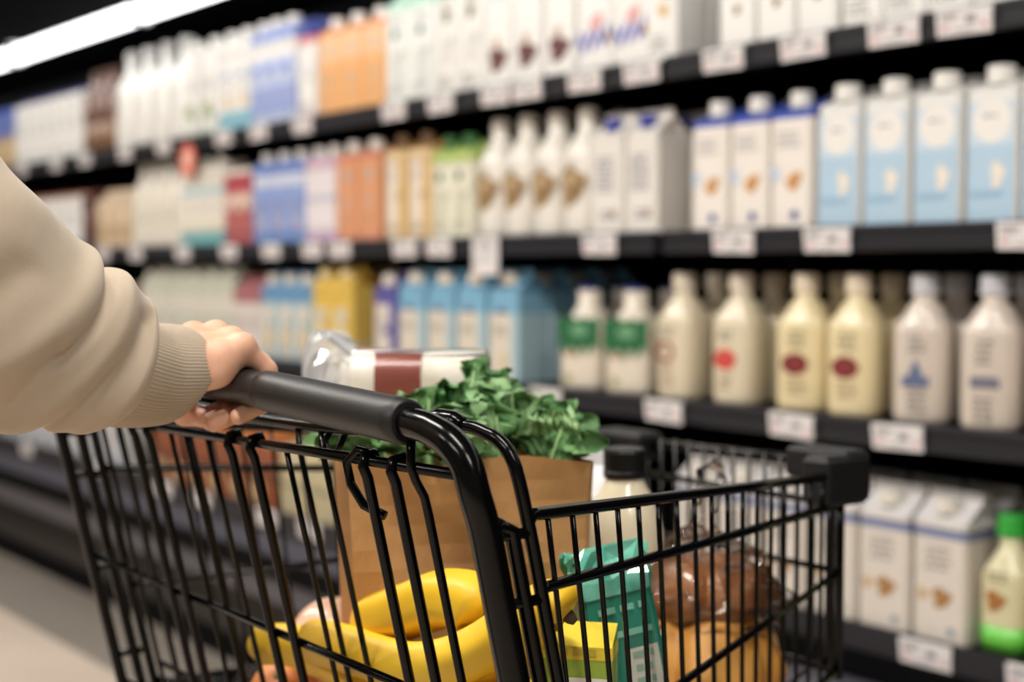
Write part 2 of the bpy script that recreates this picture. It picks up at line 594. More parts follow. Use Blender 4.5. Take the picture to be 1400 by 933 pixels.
def product_meshes(T):
    """-> list of (part name, mesh) for one kind of product; origin at its base centre, front towards -Y"""
    rnd = random.Random(hash(T['key']) % 1000 if False else sum(map(ord, T['key'])))
    w, d, h = T['w'], T['d'], T['h']
    parts = []
    cols = [T['base']]

    def ci(c):
        if c not in cols:
            cols.append(c)
        return cols.index(c)
    mb = MB()
    k = T['kind']
    if k in ('gable', 'slant', 'flat'):
        cuts = sorted({0.0, 1.0} | {b[0] for b in T.get('bands', [])} | {b[1] for b in T.get('bands', [])})
        a, b = w / 2, d / 2
        r = 0.006
        sec = lambda z, i=0.0: [(x * (a - i), y * (b - i), z) for x, y in []] or \
            [(-a + r, -b + i, z), (a - r, -b + i, z), (a - i, -b + r, z), (a - i, b - r, z), (a - r, b - i, z), (-a + r, b - i, z), (-a + i, b - r, z), (-a + i, -b + r, z)]
        for z0, z1 in zip(cuts, cuts[1:]):
            c = T['base']
            for q0, q1, qc in T.get('bands', []):
                if q0 <= z0 + 1e-6 and z1 <= q1 + 1e-6:
                    c = qc
            mb.loft([sec(z0 * h), sec(z1 * h)], ci(c), False, True, z0 == 0)
        side = T.get('side')
        tc = ci(T.get('top', T['base']))
        if k == 'gable':
            g = T.get('gh', 0.045)
            f = 0.016
            v = [(-a, -b, h), (a, -b, h), (a, b, h), (-a, b, h), (-a, 0, h + g), (a, 0, h + g), (-a, -0.003, h + g), (a, -0.003, h + g), (a, 0.003, h + g), (-a, 0.003, h + g),
                 (-a, -0.003, h + g + f), (a, -0.003, h + g + f), (a, 0.003, h + g + f), (-a, 0.003, h + g + f), (-a + 0.028, 0, h + g * 0.5), (a - 0.028, 0, h + g * 0.5)]
            mb.add(v, [(0, 1, 7, 6), (2, 3, 9, 8), (0, 6, 14), (3, 14, 9), (0, 14, 3), (6, 9, 14), (1, 15, 7), (2, 8, 15), (1, 2, 15), (7, 15, 8),
                       (6, 7, 11, 10), (8, 9, 13, 12), (10, 11, 12, 13), (7, 8, 12, 11), (9, 6, 10, 13)], tc)
        elif k == 'slant':
            g = T.get('gh', 0.03)
            v = [(-a, -b, h), (a, -b, h), (a, b, h), (-a, b, h), (-a + 0.004, b - 0.02, h + g), (a - 0.004, b - 0.02, h + g), (a - 0.004, b - 0.003, h + g), (-a + 0.004, b - 0.003, h + g)]
            mb.add(v, [(0, 1, 5, 4), (1, 2, 6, 5), (2, 3, 7, 6), (3, 0, 4, 7), (4, 5, 6, 7)], tc)
        else:
            mb.add([(-a, -b, h), (a, -b, h), (a, b, h), (-a, b, h)], [(0, 1, 2, 3)], tc)
            mb.box((-a, -0.004, h), (a, 0.004, h + 0.004), tc)
        front = -b - 0.0007
    elif k == 'bottle':
        a, b = w / 2, d / 2
        sh = T.get('shoulder', 0.72)
        nr = T.get('neck', 0.02)
        e = T.get('exp', 3.4)
        pr = [(0.0, a * 0.90, b * 0.90, e), (0.006, a * 0.97, b * 0.97, e), (0.014, a, b, e), (h * sh * 0.96, a, b, e), (h * sh, a * 0.985, b * 0.985, e - 0.3), (h * (sh + 0.045), a * 0.90, b * 0.90, 3.0),
              (h * (sh + 0.10), a * 0.72, b * 0.72, 2.5), (h * (sh + 0.145), (a * 0.42 + nr * 0.5), (a * 0.42 + nr * 0.5), 2.1), (h * (sh + 0.18), nr * 1.12, nr * 1.12, 2), (h * (sh + 0.20), nr, nr, 2), (h, nr, nr, 2)]
        cuts = sorted({b_[0] for b_ in T.get('bands', [])} | {b_[1] for b_ in T.get('bands', [])})
        if cuts:
            e0 = pr
            for q0, q1, qc in T['bands']:
                seg = [(q0 * h, a * 1.004, b * 1.004, e), (q1 * h, a * 1.004, b * 1.004, e)]
                mb.sbox(seg, c=(0, 0, 0), mi=ci(qc))
        mb.sbox(pr, mi=0)
        front = -b - 0.0012
    if k != 'bottle':
        parts.append(('carton_body', mb.mesh('carton_body', [col_mat(c) for c in cols])))
    else:
        parts.append(('bottle_body', mb.mesh('bottle_body', [mat(c, 0.25, name='milk_plastic', noise=0.02, coat=0.3) for c in cols])))
    # every carton carries some small print of its own
    if k in ('gable', 'slant', 'flat') and len(T.get('decals', [])) < 3:
        b_ = T['base']
        T['decals'] = list(T.get('decals', [])) + [('text', 0.02, 0.86, 0.6, 0.06, tuple(int(q * 0.8) for q in b_)), ('text', -0.05, 0.13, 0.66, 0.1, tuple(int(q * 0.82) for q in b_)),
                                                 ('oval', 0.18, 0.5, 0.34, 0.1, tuple(int(q * 0.86) for q in b_))]
    # printed panel
    if T.get('decals'):
        mb = MB()
        dc = []
        for sh_, x, z, dw, dh, c in T['decals']:
            if sh_ == 'text':                  # small print is a shade darker than its tint
                c = tuple(int(q * 0.84) for q in c)
            if c not in dc:
                dc.append(c)
            decal_faces(mb, sh_, x * w, z * h, dw * w, dh * h, front - 0.0002 * (len(dc)), dc.index(c), rnd)
        parts.append(('print', mb.mesh('print', [col_mat(c) for c in dc])))
    if T.get('cap'):
        cc, cr, ch = T['cap']
        mb = MB()
        n = 40
        if k == 'bottle':
            c0 = (0, 0, h - ch * 0.55)
        elif k == 'gable':
            c0 = (0, -d * 0.26, h + T.get('gh', 0.045) * 0.45)
        elif k == 'slant':
            c0 = (0, -d * 0.16, h + T.get('gh', 0.03) * 0.36)
        else:
            c0 = (0, 0, h)
        rings = []
        for r_, z_ in ((cr * 1.06, 0), (cr * 1.06, ch * 0.18), (cr, ch * 0.2), (cr, ch * 0.9), (cr * 0.9, ch)):
            rings.append([(c0[0] + r_ * (1 + (0.025 if q % 2 else 0)) * math.cos(2 * PI * q / n), c0[1] + r_ * (1 + (0.025 if q % 2 else 0)) * math.sin(2 * PI * q / n), c0[2] + z_) for q in range(n)])
        mb.loft(rings, 0, False)
        parts.append(('cap', mb.mesh('cap', mat(cc, 0.4, name='cap_plastic', noise=0.02))))
    return parts


WHITE = (233, 231, 226)
CREAM = (228, 221, 208)
TAGS = []           # (shelf word, x, wording)
FRONTS = []         # (shelf word, x, words)


def product_run(key, name, desc, cat, shelf, x0, x1, n, T, rows=1, y0=2.07, xs=None, z=None, group=None, plural=None, turn=None):
    T = dict(T)
    T['key'] = key
    pitch = (x1 - x0) / n
    T.setdefault('w', min(0.096, pitch - 0.005))
    T.setdefault('d', 0.095)
    parts = product_meshes(T)
    zz = SHELVES[shelf] if z is None else z
    rnd = random.Random(sum(map(ord, key)) + 5)
    g = group or (plural or desc) + ' on the %s shelf' % shelf
    for r in range(rows):
        for i in range(n):
            cx = (xs[i] + T['w'] / 2) if xs else x0 + pitch * (i + 0.5)
            cy = y0 + T['d'] / 2 + r * (T['d'] + 0.006) + rnd.uniform(0, 0.004)
            if r == 0:
                lab = ('%s, %s from left of %s on the %s shelf' % (desc, ORD[i], NUM[n - 1], shelf)) if n > 1 else '%s alone on the %s shelf' % (desc, shelf)
                FRONTS.append((shelf, cx, ('%s %s' % (ORD[i], desc)) if n > 1 else desc))
            elif r == 1:
                lab = ('%s, just behind the %s from left on the %s shelf' % (desc, ORD[i], shelf)) if n > 1 else '%s, just behind the front one on the %s shelf' % (desc, shelf)
            else:
                lab = ('%s, %s row back behind the %s from left, %s shelf' % (desc, ORD[r], ORD[i], shelf)) if n > 1 else '%s, %s row back on the %s shelf' % (desc, ORD[r], shelf)
            root = thing(name, lab, cat, (cx + (rnd.uniform(-0.002, 0.002) if r else 0), cy, zz + 0.0005), math.radians(rnd.uniform(-1.2, 1.2) + (turn[i] if turn and r == 0 else 0)), g)
            for pn, me in parts:
                link(pn, me, root)

# ---- top shelf, from the far end to the near end
P = product_run
GREYTXT = (150, 150, 155)
P('a1', 'milk_carton', 'blue and tan carton', 'carton', 'top', -6.45, -6.05, 4, dict(kind='flat', h=0.25, base=(70, 100, 190), bands=[(0, 0.55, (205, 175, 125))], decals=[('text', 0, 0.75, 0.7, 0.14, WHITE)]))
P('a2', 'milk_carton', 'short plain white carton', 'carton', 'top', -6.045, -5.305, 7, dict(kind='slant', h=0.245, gh=0.022, base=WHITE, bands=[(0, 0.07, (208, 222, 214))], decals=[('text', 0, 0.6, 0.6, 0.2, (222, 224, 224))], cap=((80, 80, 150), 0.012, 0.014)))
P('a3', 'chocolate_milk_bottle', 'dark brown bottle', 'bottle', 'top', -5.30, -5.02, 3, dict(kind='bottle', h=0.30, w=0.088, base=(104, 72, 56), bands=[(0.06, 0.38, (140, 108, 82))], decals=[('oval', 0, 0.62, 0.6, 0.16, (190, 165, 160))], cap=((92, 62, 48), 0.02, 0.03)))
P('a4', 'milk_jug', 'plump white jug', 'jug', 'top', -5.01, -4.415, 4, dict(kind='bottle', h=0.335, w=0.135, d=0.12, shoulder=0.62, neck=0.026, exp=2.9, base=WHITE, decals=[('text', 0, 0.45, 0.4, 0.1, (214, 208, 198)), ('oval', 0.1, 0.3, 0.25, 0.06, (222, 205, 185))], cap=(WHITE, 0.027, 0.032)))
P('a5', 'milk_carton', 'white carton with green leaves', 'carton', 'top', -4.41, -4.16, 2, dict(kind='slant', h=0.275, gh=0.03, base=WHITE, bands=[(0, 0.08, (200, 214, 196))], decals=[('leaf', -0.1, 0.32, 0.6, 0.16, (160, 170, 110)), ('leaf', 0.15, 0.24, 0.5, 0.12, (150, 178, 140)), ('text', 0, 0.6, 0.6, 0.1, (190, 190, 195))], cap=(WHITE, 0.021, 0.026)))
P('a6', 'milk_carton', 'white carton with pale blue foot', 'carton', 'top', -4.155, -3.945, 2, dict(kind='slant', h=0.275, gh=0.03, base=WHITE, bands=[(0, 0.22, (130, 200, 222))], decals=[('leaf', 0.2, 0.33, 0.3, 0.2, (216, 168, 90)), ('rect', 0.05, 0.63, 0.45, 0.08, (150, 180, 215))], cap=(WHITE, 0.021, 0.026)))
P('a7', 'milk_carton', 'blue and white carton', 'carton', 'top', -3.94, -3.67, 3, dict(kind='slant', h=0.275, gh=0.032, base=(196, 208, 240), bands=[(0.12, 0.42, (150, 172, 232)), (0.72, 0.9, WHITE), (0.9, 1, (140, 160, 225))], top=(120, 140, 220), decals=[('blob', -0.1, 0.6, 0.5, 0.12, (90, 125, 220)), ('text', 0.1, 0.3, 0.5, 0.12, (215, 190, 205))], cap=(WHITE, 0.021, 0.026)))
P('a8', 'milk_carton', 'white carton with red shoulder', 'carton', 'top', -3.665, -3.535, 1, dict(kind='gable', w=0.1, h=0.235, gh=0.035, base=WHITE, bands=[(0, 0.07, (225, 190, 190)), (0.92, 1, (225, 120, 120))], top=(50, 65, 150), decals=[('rect', 0, 0.6, 0.9, 0.05, (220, 215, 235))], cap=((50, 65, 150), 0.018, 0.022)))
P('a9', 'juice_carton', 'orange carton with white cap', 'carton', 'top', -3.528, -3.19, 3, dict(kind='slant', h=0.235, gh=0.022, w=0.105, base=(240, 172, 104), bands=[(0.93, 1, (244, 160, 110)), (0.62, 0.93, (244, 190, 138))], top=(245, 170, 120), decals=[('oval', 0.05, 0.76, 0.24, 0.12, (170, 185, 185)), ('oval', 0.05, 0.42, 0.22, 0.13, (185, 170, 150)), ('text', 0.05, 0.25, 0.3, 0.12, (228, 205, 180))], cap=(WHITE, 0.021, 0.026)))
P('a10', 'milk_carton', 'white carton with teal dot', 'carton', 'top', -3.185, -2.957, 2, dict(kind='gable', w=0.108, h=0.25, base=(230, 232, 227), top=(165, 205, 185), bands=[(0.94, 1, (190, 222, 205))], decals=[('oval', -0.05, 0.72, 0.26, 0.11, (50, 110, 105)), ('text', 0.05, 0.35, 0.4, 0.3, (210, 220, 216))]))
P('a11', 'milk_carton', 'white carton with olive dot', 'carton', 'top', -2.95, -2.757, 2, dict(kind='gable', w=0.092, h=0.265, base=WHITE, top=(130, 180, 110), bands=[(0.93, 1, (150, 196, 130))], decals=[('blob', 0, 0.74, 0.34, 0.14, (108, 102, 40)), ('text', 0.05, 0.38, 0.3, 0.2, (216, 214, 205))]))
P('a12', 'milk_carton', 'white carton with maroon picture', 'carton', 'top', -2.752, -2.42, 3, dict(kind='gable', w=0.104, h=0.285, base=WHITE, decals=[('blob', 0.02, 0.23, 0.66, 0.2, (104, 56, 54)), ('oval', -0.02, 0.36, 0.24, 0.08, (190, 150, 120)), ('script', 0, 0.72, 0.6, 0.07, (205, 210, 226)), ('oval', 0.1, 0.95, 0.4, 0.08, (130, 60, 90))], cap=(WHITE, 0.02, 0.024)))
P('a13', 'milk_carton', 'white carton with blue script', 'carton', 'top', -2.415, -2.175, 2, dict(kind='gable', w=0.114, h=0.285, base=WHITE, decals=[('script', -0.03, 0.22, 0.92, 0.2, (70, 78, 196)), ('leaf', 0.1, 0.38, 0.4, 0.1, (225, 150, 150)), ('oval', 0.40, 0.25, 0.14, 0.1, (160, 120, 50))], cap=(WHITE, 0.02, 0.024)))
P('a14', 'milk_carton', 'white carton with golden drop', 'carton', 'top', -2.17, -2.149 + 0.08, 1, dict(kind='gable', w=0.088, h=0.285, base=WHITE, decals=[('leaf', 0.1, 0.36, 0.28, 0.1, (214, 170, 80)), ('text', 0, 0.7, 0.5, 0.2, (215, 214, 210))], cap=(WHITE, 0.02, 0.024)), rows=2, xs=[-2.168 - 0.02])
P('a15', 'milk_carton', 'white carton with green script', 'carton', 'top', -1.985, -1.686, 3, dict(kind='gable', w=0.093, h=0.285, base=WHITE, decals=[('script', 0, 0.44, 0.8, 0.1, (150, 178, 128)), ('blob', 0.05, 0.26, 0.2, 0.07, (140, 110, 70)), ('text', 0, 0.7, 0.6, 0.2, (205, 210, 200))], cap=(WHITE, 0.02, 0.024)), rows=2)
P('a16', 'milk_carton', 'white carton with brown dot', 'carton', 'top', -1.678, -1.228, 5, dict(kind='gable', w=0.086, h=0.285, base=WHITE, decals=[('blob', -0.05, 0.26, 0.3, 0.09, (150, 112, 62)), ('script', 0, 0.5, 0.7, 0.08, (190, 180, 160))], cap=(WHITE, 0.02, 0.024)), rows=2)

# ---- middle shelf
P('b1', 'milk_carton', 'short white carton', 'carton', 'middle', -5.965, -5.32, 6, dict(kind='slant', h=0.20, gh=0.02, base=WHITE, bands=[(0, 0.2, (170, 195, 220))], decals=[('text', 0, 0.6, 0.6, 0.2, (205, 210, 220))], cap=((200, 120, 80), 0.012, 0.014)), rows=2)
P('b2', 'chocolate_milk_carton', 'narrow dark brown carton', 'carton', 'middle', -5.315, -5.175, 2, dict(kind='slant', h=0.20, gh=0.02, base=(92, 56, 50), decals=[('oval', 0, 0.6, 0.6, 0.3, (150, 115, 110))], cap=((120, 60, 50), 0.012, 0.014)))
P('b3', 'milk_carton', 'short tan carton', 'carton', 'middle', -5.17, -4.87, 3, dict(kind='gable', h=0.17, gh=0.03, base=(226, 200, 168), bands=[(0.2, 0.5, (200, 170, 130))], decals=[('rect', -0.28, 0.5, 0.2, 0.7, (170, 130, 95))]))
P('b4', 'milk_bottle', 'tall plain pale bottle', 'bottle', 'middle', -4.865, -4.448, 4, dict(kind='bottle', w=0.094, h=0.285, shoulder=0.66, base=CREAM, decals=[('text', 0, 0.35, 0.5, 0.2, (205, 205, 195))], cap=((214, 208, 196), 0.02, 0.026)), rows=2)
P('b5', 'milk_carton', 'white carton with teal foot', 'carton', 'middle', -4.44, -4.127, 3, dict(kind='slant', h=0.25, gh=0.025, base=CREAM, bands=[(0, 0.2, (110, 185, 190)), (0.66, 0.74, (160, 200, 208))], decals=[('leaf', 0.05, 0.25, 0.4, 0.15, (222, 205, 165))], cap=((200, 200, 190), 0.02, 0.026)))
P('b6', 'milk_carton', 'red and cream carton', 'carton', 'middle', -4.12, -3.942, 2, dict(kind='flat', w=0.084, h=0.235, base=(190, 90, 92), bands=[(0.45, 0.68, (222, 190, 172)), (0.68, 0.93, (188, 72, 84)), (0.93, 1, CREAM)], decals=[('text', 0, 0.25, 0.6, 0.2, (215, 160, 140))]))
P('b7', 'milk_carton', 'bright blue carton', 'carton', 'middle', -3.935, -3.619, 3, dict(kind='slant', h=0.238, gh=0.022, base=(138, 162, 222), bands=[(0.72, 0.86, (205, 212, 232)), (0.86, 1, (112, 140, 215)), (0, 0.12, (110, 150, 215))], top=(110, 140, 215), decals=[('text', 0, 0.4, 0.5, 0.3, (196, 190, 205)), ('oval', 0.1, 0.25, 0.3, 0.12, (205, 175, 160))], cap=((222, 216, 210), 0.02, 0.026)))
P('b8', 'milk_carton', 'lilac and white carton', 'carton', 'middle', -3.613, -3.444, 2, dict(kind='slant', w=0.08, h=0.238, gh=0.022, base=(226, 218, 220), bands=[(0, 0.13, (205, 170, 205)), (0.5, 0.56, (180, 185, 215)), (0.88, 1, (210, 172, 196))], cap=((222, 216, 210), 0.018, 0.026)))
P('b9', 'juice_carton', 'orange carton', 'carton', 'middle', -3.438, -3.212, 2, dict(kind='slant', w=0.104, h=0.238, gh=0.022, base=(224, 150, 104), bands=[(0, 0.1, (220, 140, 110)), (0.93, 1, (220, 130, 100))], top=(220, 150, 120), decals=[('oval', 0.05, 0.76, 0.26, 0.15, (170, 175, 170)), ('oval', 0.05, 0.45, 0.24, 0.15, (190, 165, 150)), ('text', 0.05, 0.25, 0.3, 0.15, (205, 165, 140))], cap=((222, 216, 210), 0.022, 0.028)))
P('b10', 'juice_carton', 'tan carton with white stripe', 'carton', 'middle', -3.192, -2.975, 2, dict(kind='slant', w=0.1, h=0.232, gh=0.03, base=(220, 182, 122), top=(210, 150, 70), bands=[(0.94, 1, (226, 196, 150))], decals=[('rect', -0.12, 0.48, 0.42, 0.88, (230, 220, 206)), ('oval', -0.12, 0.72, 0.24, 0.12, (190, 190, 200))], cap=((110, 84, 60), 0.02, 0.032)), rows=2)
P('b11', 'milk_carton', 'carton with lime green top', 'carton', 'middle', -2.968, -2.802, 2, dict(kind='slant', w=0.082, h=0.215, gh=0.03, base=(226, 222, 200), top=(170, 198, 100), bands=[(0.88, 1, (178, 204, 104))], decals=[('oval', -0.1, 0.72, 0.3, 0.13, (40, 90, 55)), ('text', 0, 0.35, 0.5, 0.4, (198, 206, 160))], cap=((60, 110, 62), 0.019, 0.03)), rows=2)
P('b12', 'almond_milk_bottle', 'white bottle with almond picture', 'bottle', 'middle', -2.797, -2.368, 4, dict(kind='bottle', w=0.096, d=0.096, h=0.272, shoulder=0.68, neck=0.023, exp=3.2, base=(232, 227, 218), decals=[('blob', -0.02, 0.41, 0.8, 0.32, (160, 126, 82)), ('leaf', -0.1, 0.46, 0.3, 0.1, (190, 162, 120)), ('oval', 0.08, 0.36, 0.3, 0.12, (136, 100, 58)), ('text', 0, 0.57, 0.4, 0.05, (180, 180, 186))], cap=((214, 206, 194), 0.023, 0.03)), rows=2)
P('b13', 'milk_carton', 'white carton with navy print', 'carton', 'middle', -2.364, -2.149, 2, dict(kind='gable', w=0.1, h=0.208, gh=0.038, base=(226, 220, 212), decals=[('text', -0.05, 0.62, 0.66, 0.36, (150, 152, 175)), ('text', 0.1, 0.2, 0.6, 0.08, (120, 125, 160)), ('leaf', 0.25, 0.22, 0.2, 0.06, (170, 135, 90))], cap=((58, 66, 160), 0.018, 0.024)), rows=3)
P('b14', 'almond_milk_carton', 'white carton with blue top', 'carton', 'middle', -2.056, -1.741, 3, dict(kind='slant', w=0.098, h=0.218, gh=0.03, base=(232, 224, 214), top=(56, 84, 190), bands=[(0.95, 1, (66, 92, 196))], decals=[('leaf', 0.12, 0.42, 0.44, 0.13, (206, 142, 76)), ('oval', 0.12, 0.12, 0.2, 0.085, (44, 66, 150)), ('text', -0.05, 0.78, 0.66, 0.12, (214, 214, 220)), ('rect', -0.36, 0.48, 0.2, 0.12, (190, 208, 232))], cap=(WHITE, 0.02, 0.03)), rows=3)
P('b15', 'oat_milk_carton', 'tall light blue carton', 'carton', 'middle', -1.734, -1.209, 5, dict(kind='slant', w=0.094, d=0.085, h=0.222, gh=0.022, base=(226, 226, 224), decals=[('rect', 0.0, 0.30, 0.92, 0.56, (170, 202, 226)), ('rect', 0, 0.74, 0.92, 0.32, (196, 215, 232)), ('oval', 0.02, 0.76, 0.78, 0.33, (232, 229, 223)), ('text', 0.02, 0.78, 0.5, 0.06, (176, 190, 208)), ('blob', 0.14, 0.36, 0.26, 0.2, (232, 222, 208)), ('rect', -0.08, 0.22, 0.66, 0.05, (142, 182, 216))], cap=(WHITE, 0.023, 0.03)), rows=3)

# ---- third shelf
P('c0', 'juice_carton', 'dull red carton', 'carton', 'third', -5.1, -4.8, 3, dict(kind='slant', h=0.19, base=(120, 60, 44), bands=[(0.8, 1, (150, 100, 60))], decals=[('rect', 0, 0.4, 0.6, 0.3, (190, 150, 110))]))
P('c1', 'milk_carton', 'pale greenish carton', 'carton', 'third', -4.785, -4.07, 6, dict(kind='gable', w=0.104, h=0.22, gh=0.04, base=(212, 206, 190), bands=[(0.86, 1, (198, 200, 180))], top=(192, 196, 178), decals=[('rect', 0.1, 0.5, 0.6, 0.1, (160, 184, 176)), ('text', 0, 0.3, 0.6, 0.25, (190, 190, 176))], cap=((200, 196, 180), 0.018, 0.024)), rows=2)
P('c2', 'milk_carton', 'white carton with dusty red top', 'carton', 'third', -4.065, -3.89, 2, dict(kind='gable', w=0.082, h=0.2, gh=0.035, base=(214, 204, 196), bands=[(0.82, 1, (176, 104, 108))], top=(170, 100, 104), decals=[('text', 0, 0.5, 0.6, 0.3, (186, 172, 172))]))
P('c3', 'milk_carton', 'blue and gold carton', 'carton', 'third', -3.885, -3.582, 3, dict(kind='gable', w=0.096, h=0.21, gh=0.035, base=(150, 188, 208), bands=[(0.82, 1, (96, 150, 196))], top=(96, 150, 196), decals=[('rect', 0, 0.40, 0.74, 0.74, (214, 204, 186)), ('oval', 0.05, 0.3, 0.4, 0.3, (214, 182, 118))], cap=((222, 214, 200), 0.02, 0.026)), rows=2)
P('c4', 'juice_carton', 'yellow carton', 'carton', 'third', -3.578, -3.352, 2, dict(kind='gable', w=0.104, h=0.225, gh=0.035, base=(226, 184, 70), bands=[(0, 0.3, (224, 200, 140))], top=(226, 184, 66), decals=[('rect', -0.05, 0.4, 0.62, 0.6, (224, 208, 160)), ('oval', 0, 0.62, 0.42, 0.2, (196, 190, 176))], cap=((222, 200, 150), 0.022, 0.03)), rows=3)
P('c5', 'milk_carton', 'violet and white carton', 'carton', 'third', -3.25, -3.142, 1, dict(kind='gable', w=0.1, h=0.21, gh=0.035, base=(92, 88, 172), bands=[], top=(84, 80, 160), decals=[('rect', -0.06, 0.43, 0.72, 0.82, (214, 202, 192)), ('text', -0.06, 0.55, 0.5, 0.2, (160, 160, 176))], cap=((226, 218, 206), 0.021, 0.028)), rows=2)
P('c6', 'milk_carton', 'sky blue and cream carton', 'carton', 'third', -3.136, -2.612, 4, dict(kind='gable', w=0.112, h=0.215, gh=0.036, base=(116, 174, 208), bands=[(0, 0.76, (160, 194, 208))], top=(104, 168, 208), decals=[('rect', -0.08, 0.38, 0.74, 0.75, (216, 204, 186)), ('crown', -0.04, 0.8, 0.3, 0.09, (66, 60, 120)), ('text', -0.06, 0.55, 0.5, 0.12, (120, 130, 130)), ('oval', 0.05, 0.22, 0.3, 0.22, (206, 190, 150))], cap=((226, 216, 202), 0.022, 0.028)), rows=4)
P('c7', 'milk_bottle', 'white bottle with green label', 'bottle', 'third', -2.478, -2.185, 2, dict(kind='bottle', w=0.112, d=0.1, h=0.222, shoulder=0.64, neck=0.027, exp=5.0, base=(222, 212, 196), decals=[('wave', 0.0, 0.56, 0.97, 0.38, (30, 104, 58)), ('oval', 0.02, 0.60, 0.4, 0.13, (100, 156, 112)), ('blob', -0.25, 0.12, 0.2, 0.10, (170, 165, 120)), ('oval', -0.2, 0.36, 0.16, 0.04, (214, 140, 90))], cap=((40, 50, 120), 0.0235, 0.02)), rows=2, xs=[-2.475, -2.322], turn=[16, 18])
MILK = dict(kind='bottle', w=0.102, d=0.092, h=0.245, shoulder=0.68, neck=0.021, exp=3.3)
CRM = (216, 204, 178)
P('c8', 'milk_bottle', 'cream bottle with faded red stamp', 'bottle', 'third', -2.185, -2.08, 1, dict(MILK, base=CRM, decals=[('ring', -0.12, 0.40, 0.5, 0.19, (150, 82, 76)), ('text', -0.05, 0.56, 0.4, 0.1, (176, 170, 152)), ('text', -0.05, 0.2, 0.4, 0.16, (206, 176, 150))], cap=((216, 204, 186), 0.024, 0.034)), rows=2, xs=[-2.19 + 0.025], turn=[3])
P('c9', 'milk_bottle', 'cream bottle with bright red stamp', 'bottle', 'third', -2.02, -1.9, 1, dict(MILK, base=CRM, decals=[('oval', -0.08, 0.37, 0.5, 0.17, (222, 62, 52)), ('text', -0.08, 0.37, 0.3, 0.05, (235, 120, 110)), ('text', -0.05, 0.55, 0.4, 0.1, (170, 168, 150)), ('text', -0.05, 0.18, 0.4, 0.14, (206, 178, 150))], cap=((220, 206, 190), 0.024, 0.034)), rows=2, xs=[-2.006], turn=[8])
P('c10', 'milk_bottle', 'yellowish bottle with maroon stamp', 'bottle', 'third', -1.85, -1.6, 2, dict(MILK, base=(224, 208, 166), decals=[('oval', -0.06, 0.37, 0.52, 0.165, (134, 34, 38)), ('text', -0.06, 0.37, 0.3, 0.04, (170, 90, 90)), ('text', -0.02, 0.56, 0.4, 0.12, (176, 172, 140)), ('text', -0.02, 0.2, 0.44, 0.12, (206, 180, 140))], cap=((222, 208, 186), 0.024, 0.034)), rows=2, xs=[-1.838, -1.715], turn=[20, 15])
P('c11', 'milk_bottle', 'greyish bottle with blue pointed emblem', 'bottle', 'third', -1.58, -1.46, 1, dict(MILK, base=(206, 194, 182), decals=[('crown', -0.06, 0.36, 0.46, 0.2, (92, 108, 150)), ('text', -0.04, 0.56, 0.3, 0.14, (166, 160, 156)), ('text', -0.04, 0.16, 0.36, 0.18, (172, 162, 156))], cap=((196, 196, 200), 0.024, 0.034)), rows=2, xs=[-1.572], turn=[22])
P('c12', 'milk_bottle', 'greyish bottle with slate name bar', 'bottle', 'third', -1.44, -1.2, 2, dict(MILK, base=(206, 194, 182), decals=[('rect', -0.04, 0.33, 0.46, 0.075, (110, 112, 132)), ('text', -0.04, 0.54, 0.3, 0.16, (166, 160, 156)), ('text', -0.04, 0.15, 0.4, 0.16, (172, 162, 156))], cap=((196, 196, 202), 0.024, 0.034)), rows=2, xs=[-1.432, -1.292], turn=[18, 18])

# ---- bottom level
DECK_L, DECK_R = 0.416, 0.489
P('d1', 'nut_milk_carton', 'white carton with nut picture', 'carton', 'bottom', -2.10, -1.394, 6, dict(kind='gable', w=0.108, d=0.1, h=0.205, gh=0.036, base=(212, 202, 190), bands=[(0.87, 0.955, (112, 124, 164))], top=(204, 202, 202), decals=[('blob', 0.06, 0.37, 0.34, 0.17, (168, 118, 58)), ('blob', -0.3, 0.38, 0.22, 0.1, (200, 166, 122)), ('oval', 0.25, 0.1, 0.14, 0.07, (126, 146, 158)), ('text', 0, 0.7, 0.6, 0.2, (192, 186, 180))], cap=((222, 216, 206), 0.02, 0.024)), rows=2, z=DECK_R)
P('d2', 'nut_milk_bottle', 'pale bottle with green foot', 'bottle', 'bottom', -1.384, -1.114, 3, dict(kind='bottle', w=0.084, d=0.084, h=0.215, shoulder=0.62, neck=0.02, exp=3.4, base=(206, 198, 160), bands=[(0.02, 0.22, (104, 196, 72))], decals=[('blob', -0.05, 0.42, 0.42, 0.16, (166, 104, 40)), ('text', 0, 0.6, 0.5, 0.1, (180, 172, 140))], cap=((44, 160, 56), 0.024, 0.034)), rows=1, z=DECK_R)
P('d3', 'milk_carton', 'plain white carton', 'carton', 'bottom', -6.1, -4.76, 11, dict(kind='slant', h=0.2, base=(214, 210, 206), decals=[('text', 0, 0.6, 0.6, 0.3, (180, 180, 196)), ('rect', 0, 0.2, 0.8, 0.16, (176, 186, 205))]), y0=1.99, z=DECK_L)
P('d4', 'juice_carton', 'rust brown carton', 'carton', 'bottom', -4.5, -3.67, 6, dict(kind='slant', w=0.128, d=0.11, h=0.215, gh=0.02, base=(160, 84, 46), bands=[(0.86, 1, (206, 110, 46)), (0.42, 0.5, (110, 70, 58))], top=(206, 116, 50), decals=[('rect', -0.16, 0.24, 0.5, 0.3, (206, 176, 126)), ('rect', 0.1, 0.66, 0.6, 0.14, (150, 84, 62))]), y0=1.99, z=DECK_L)
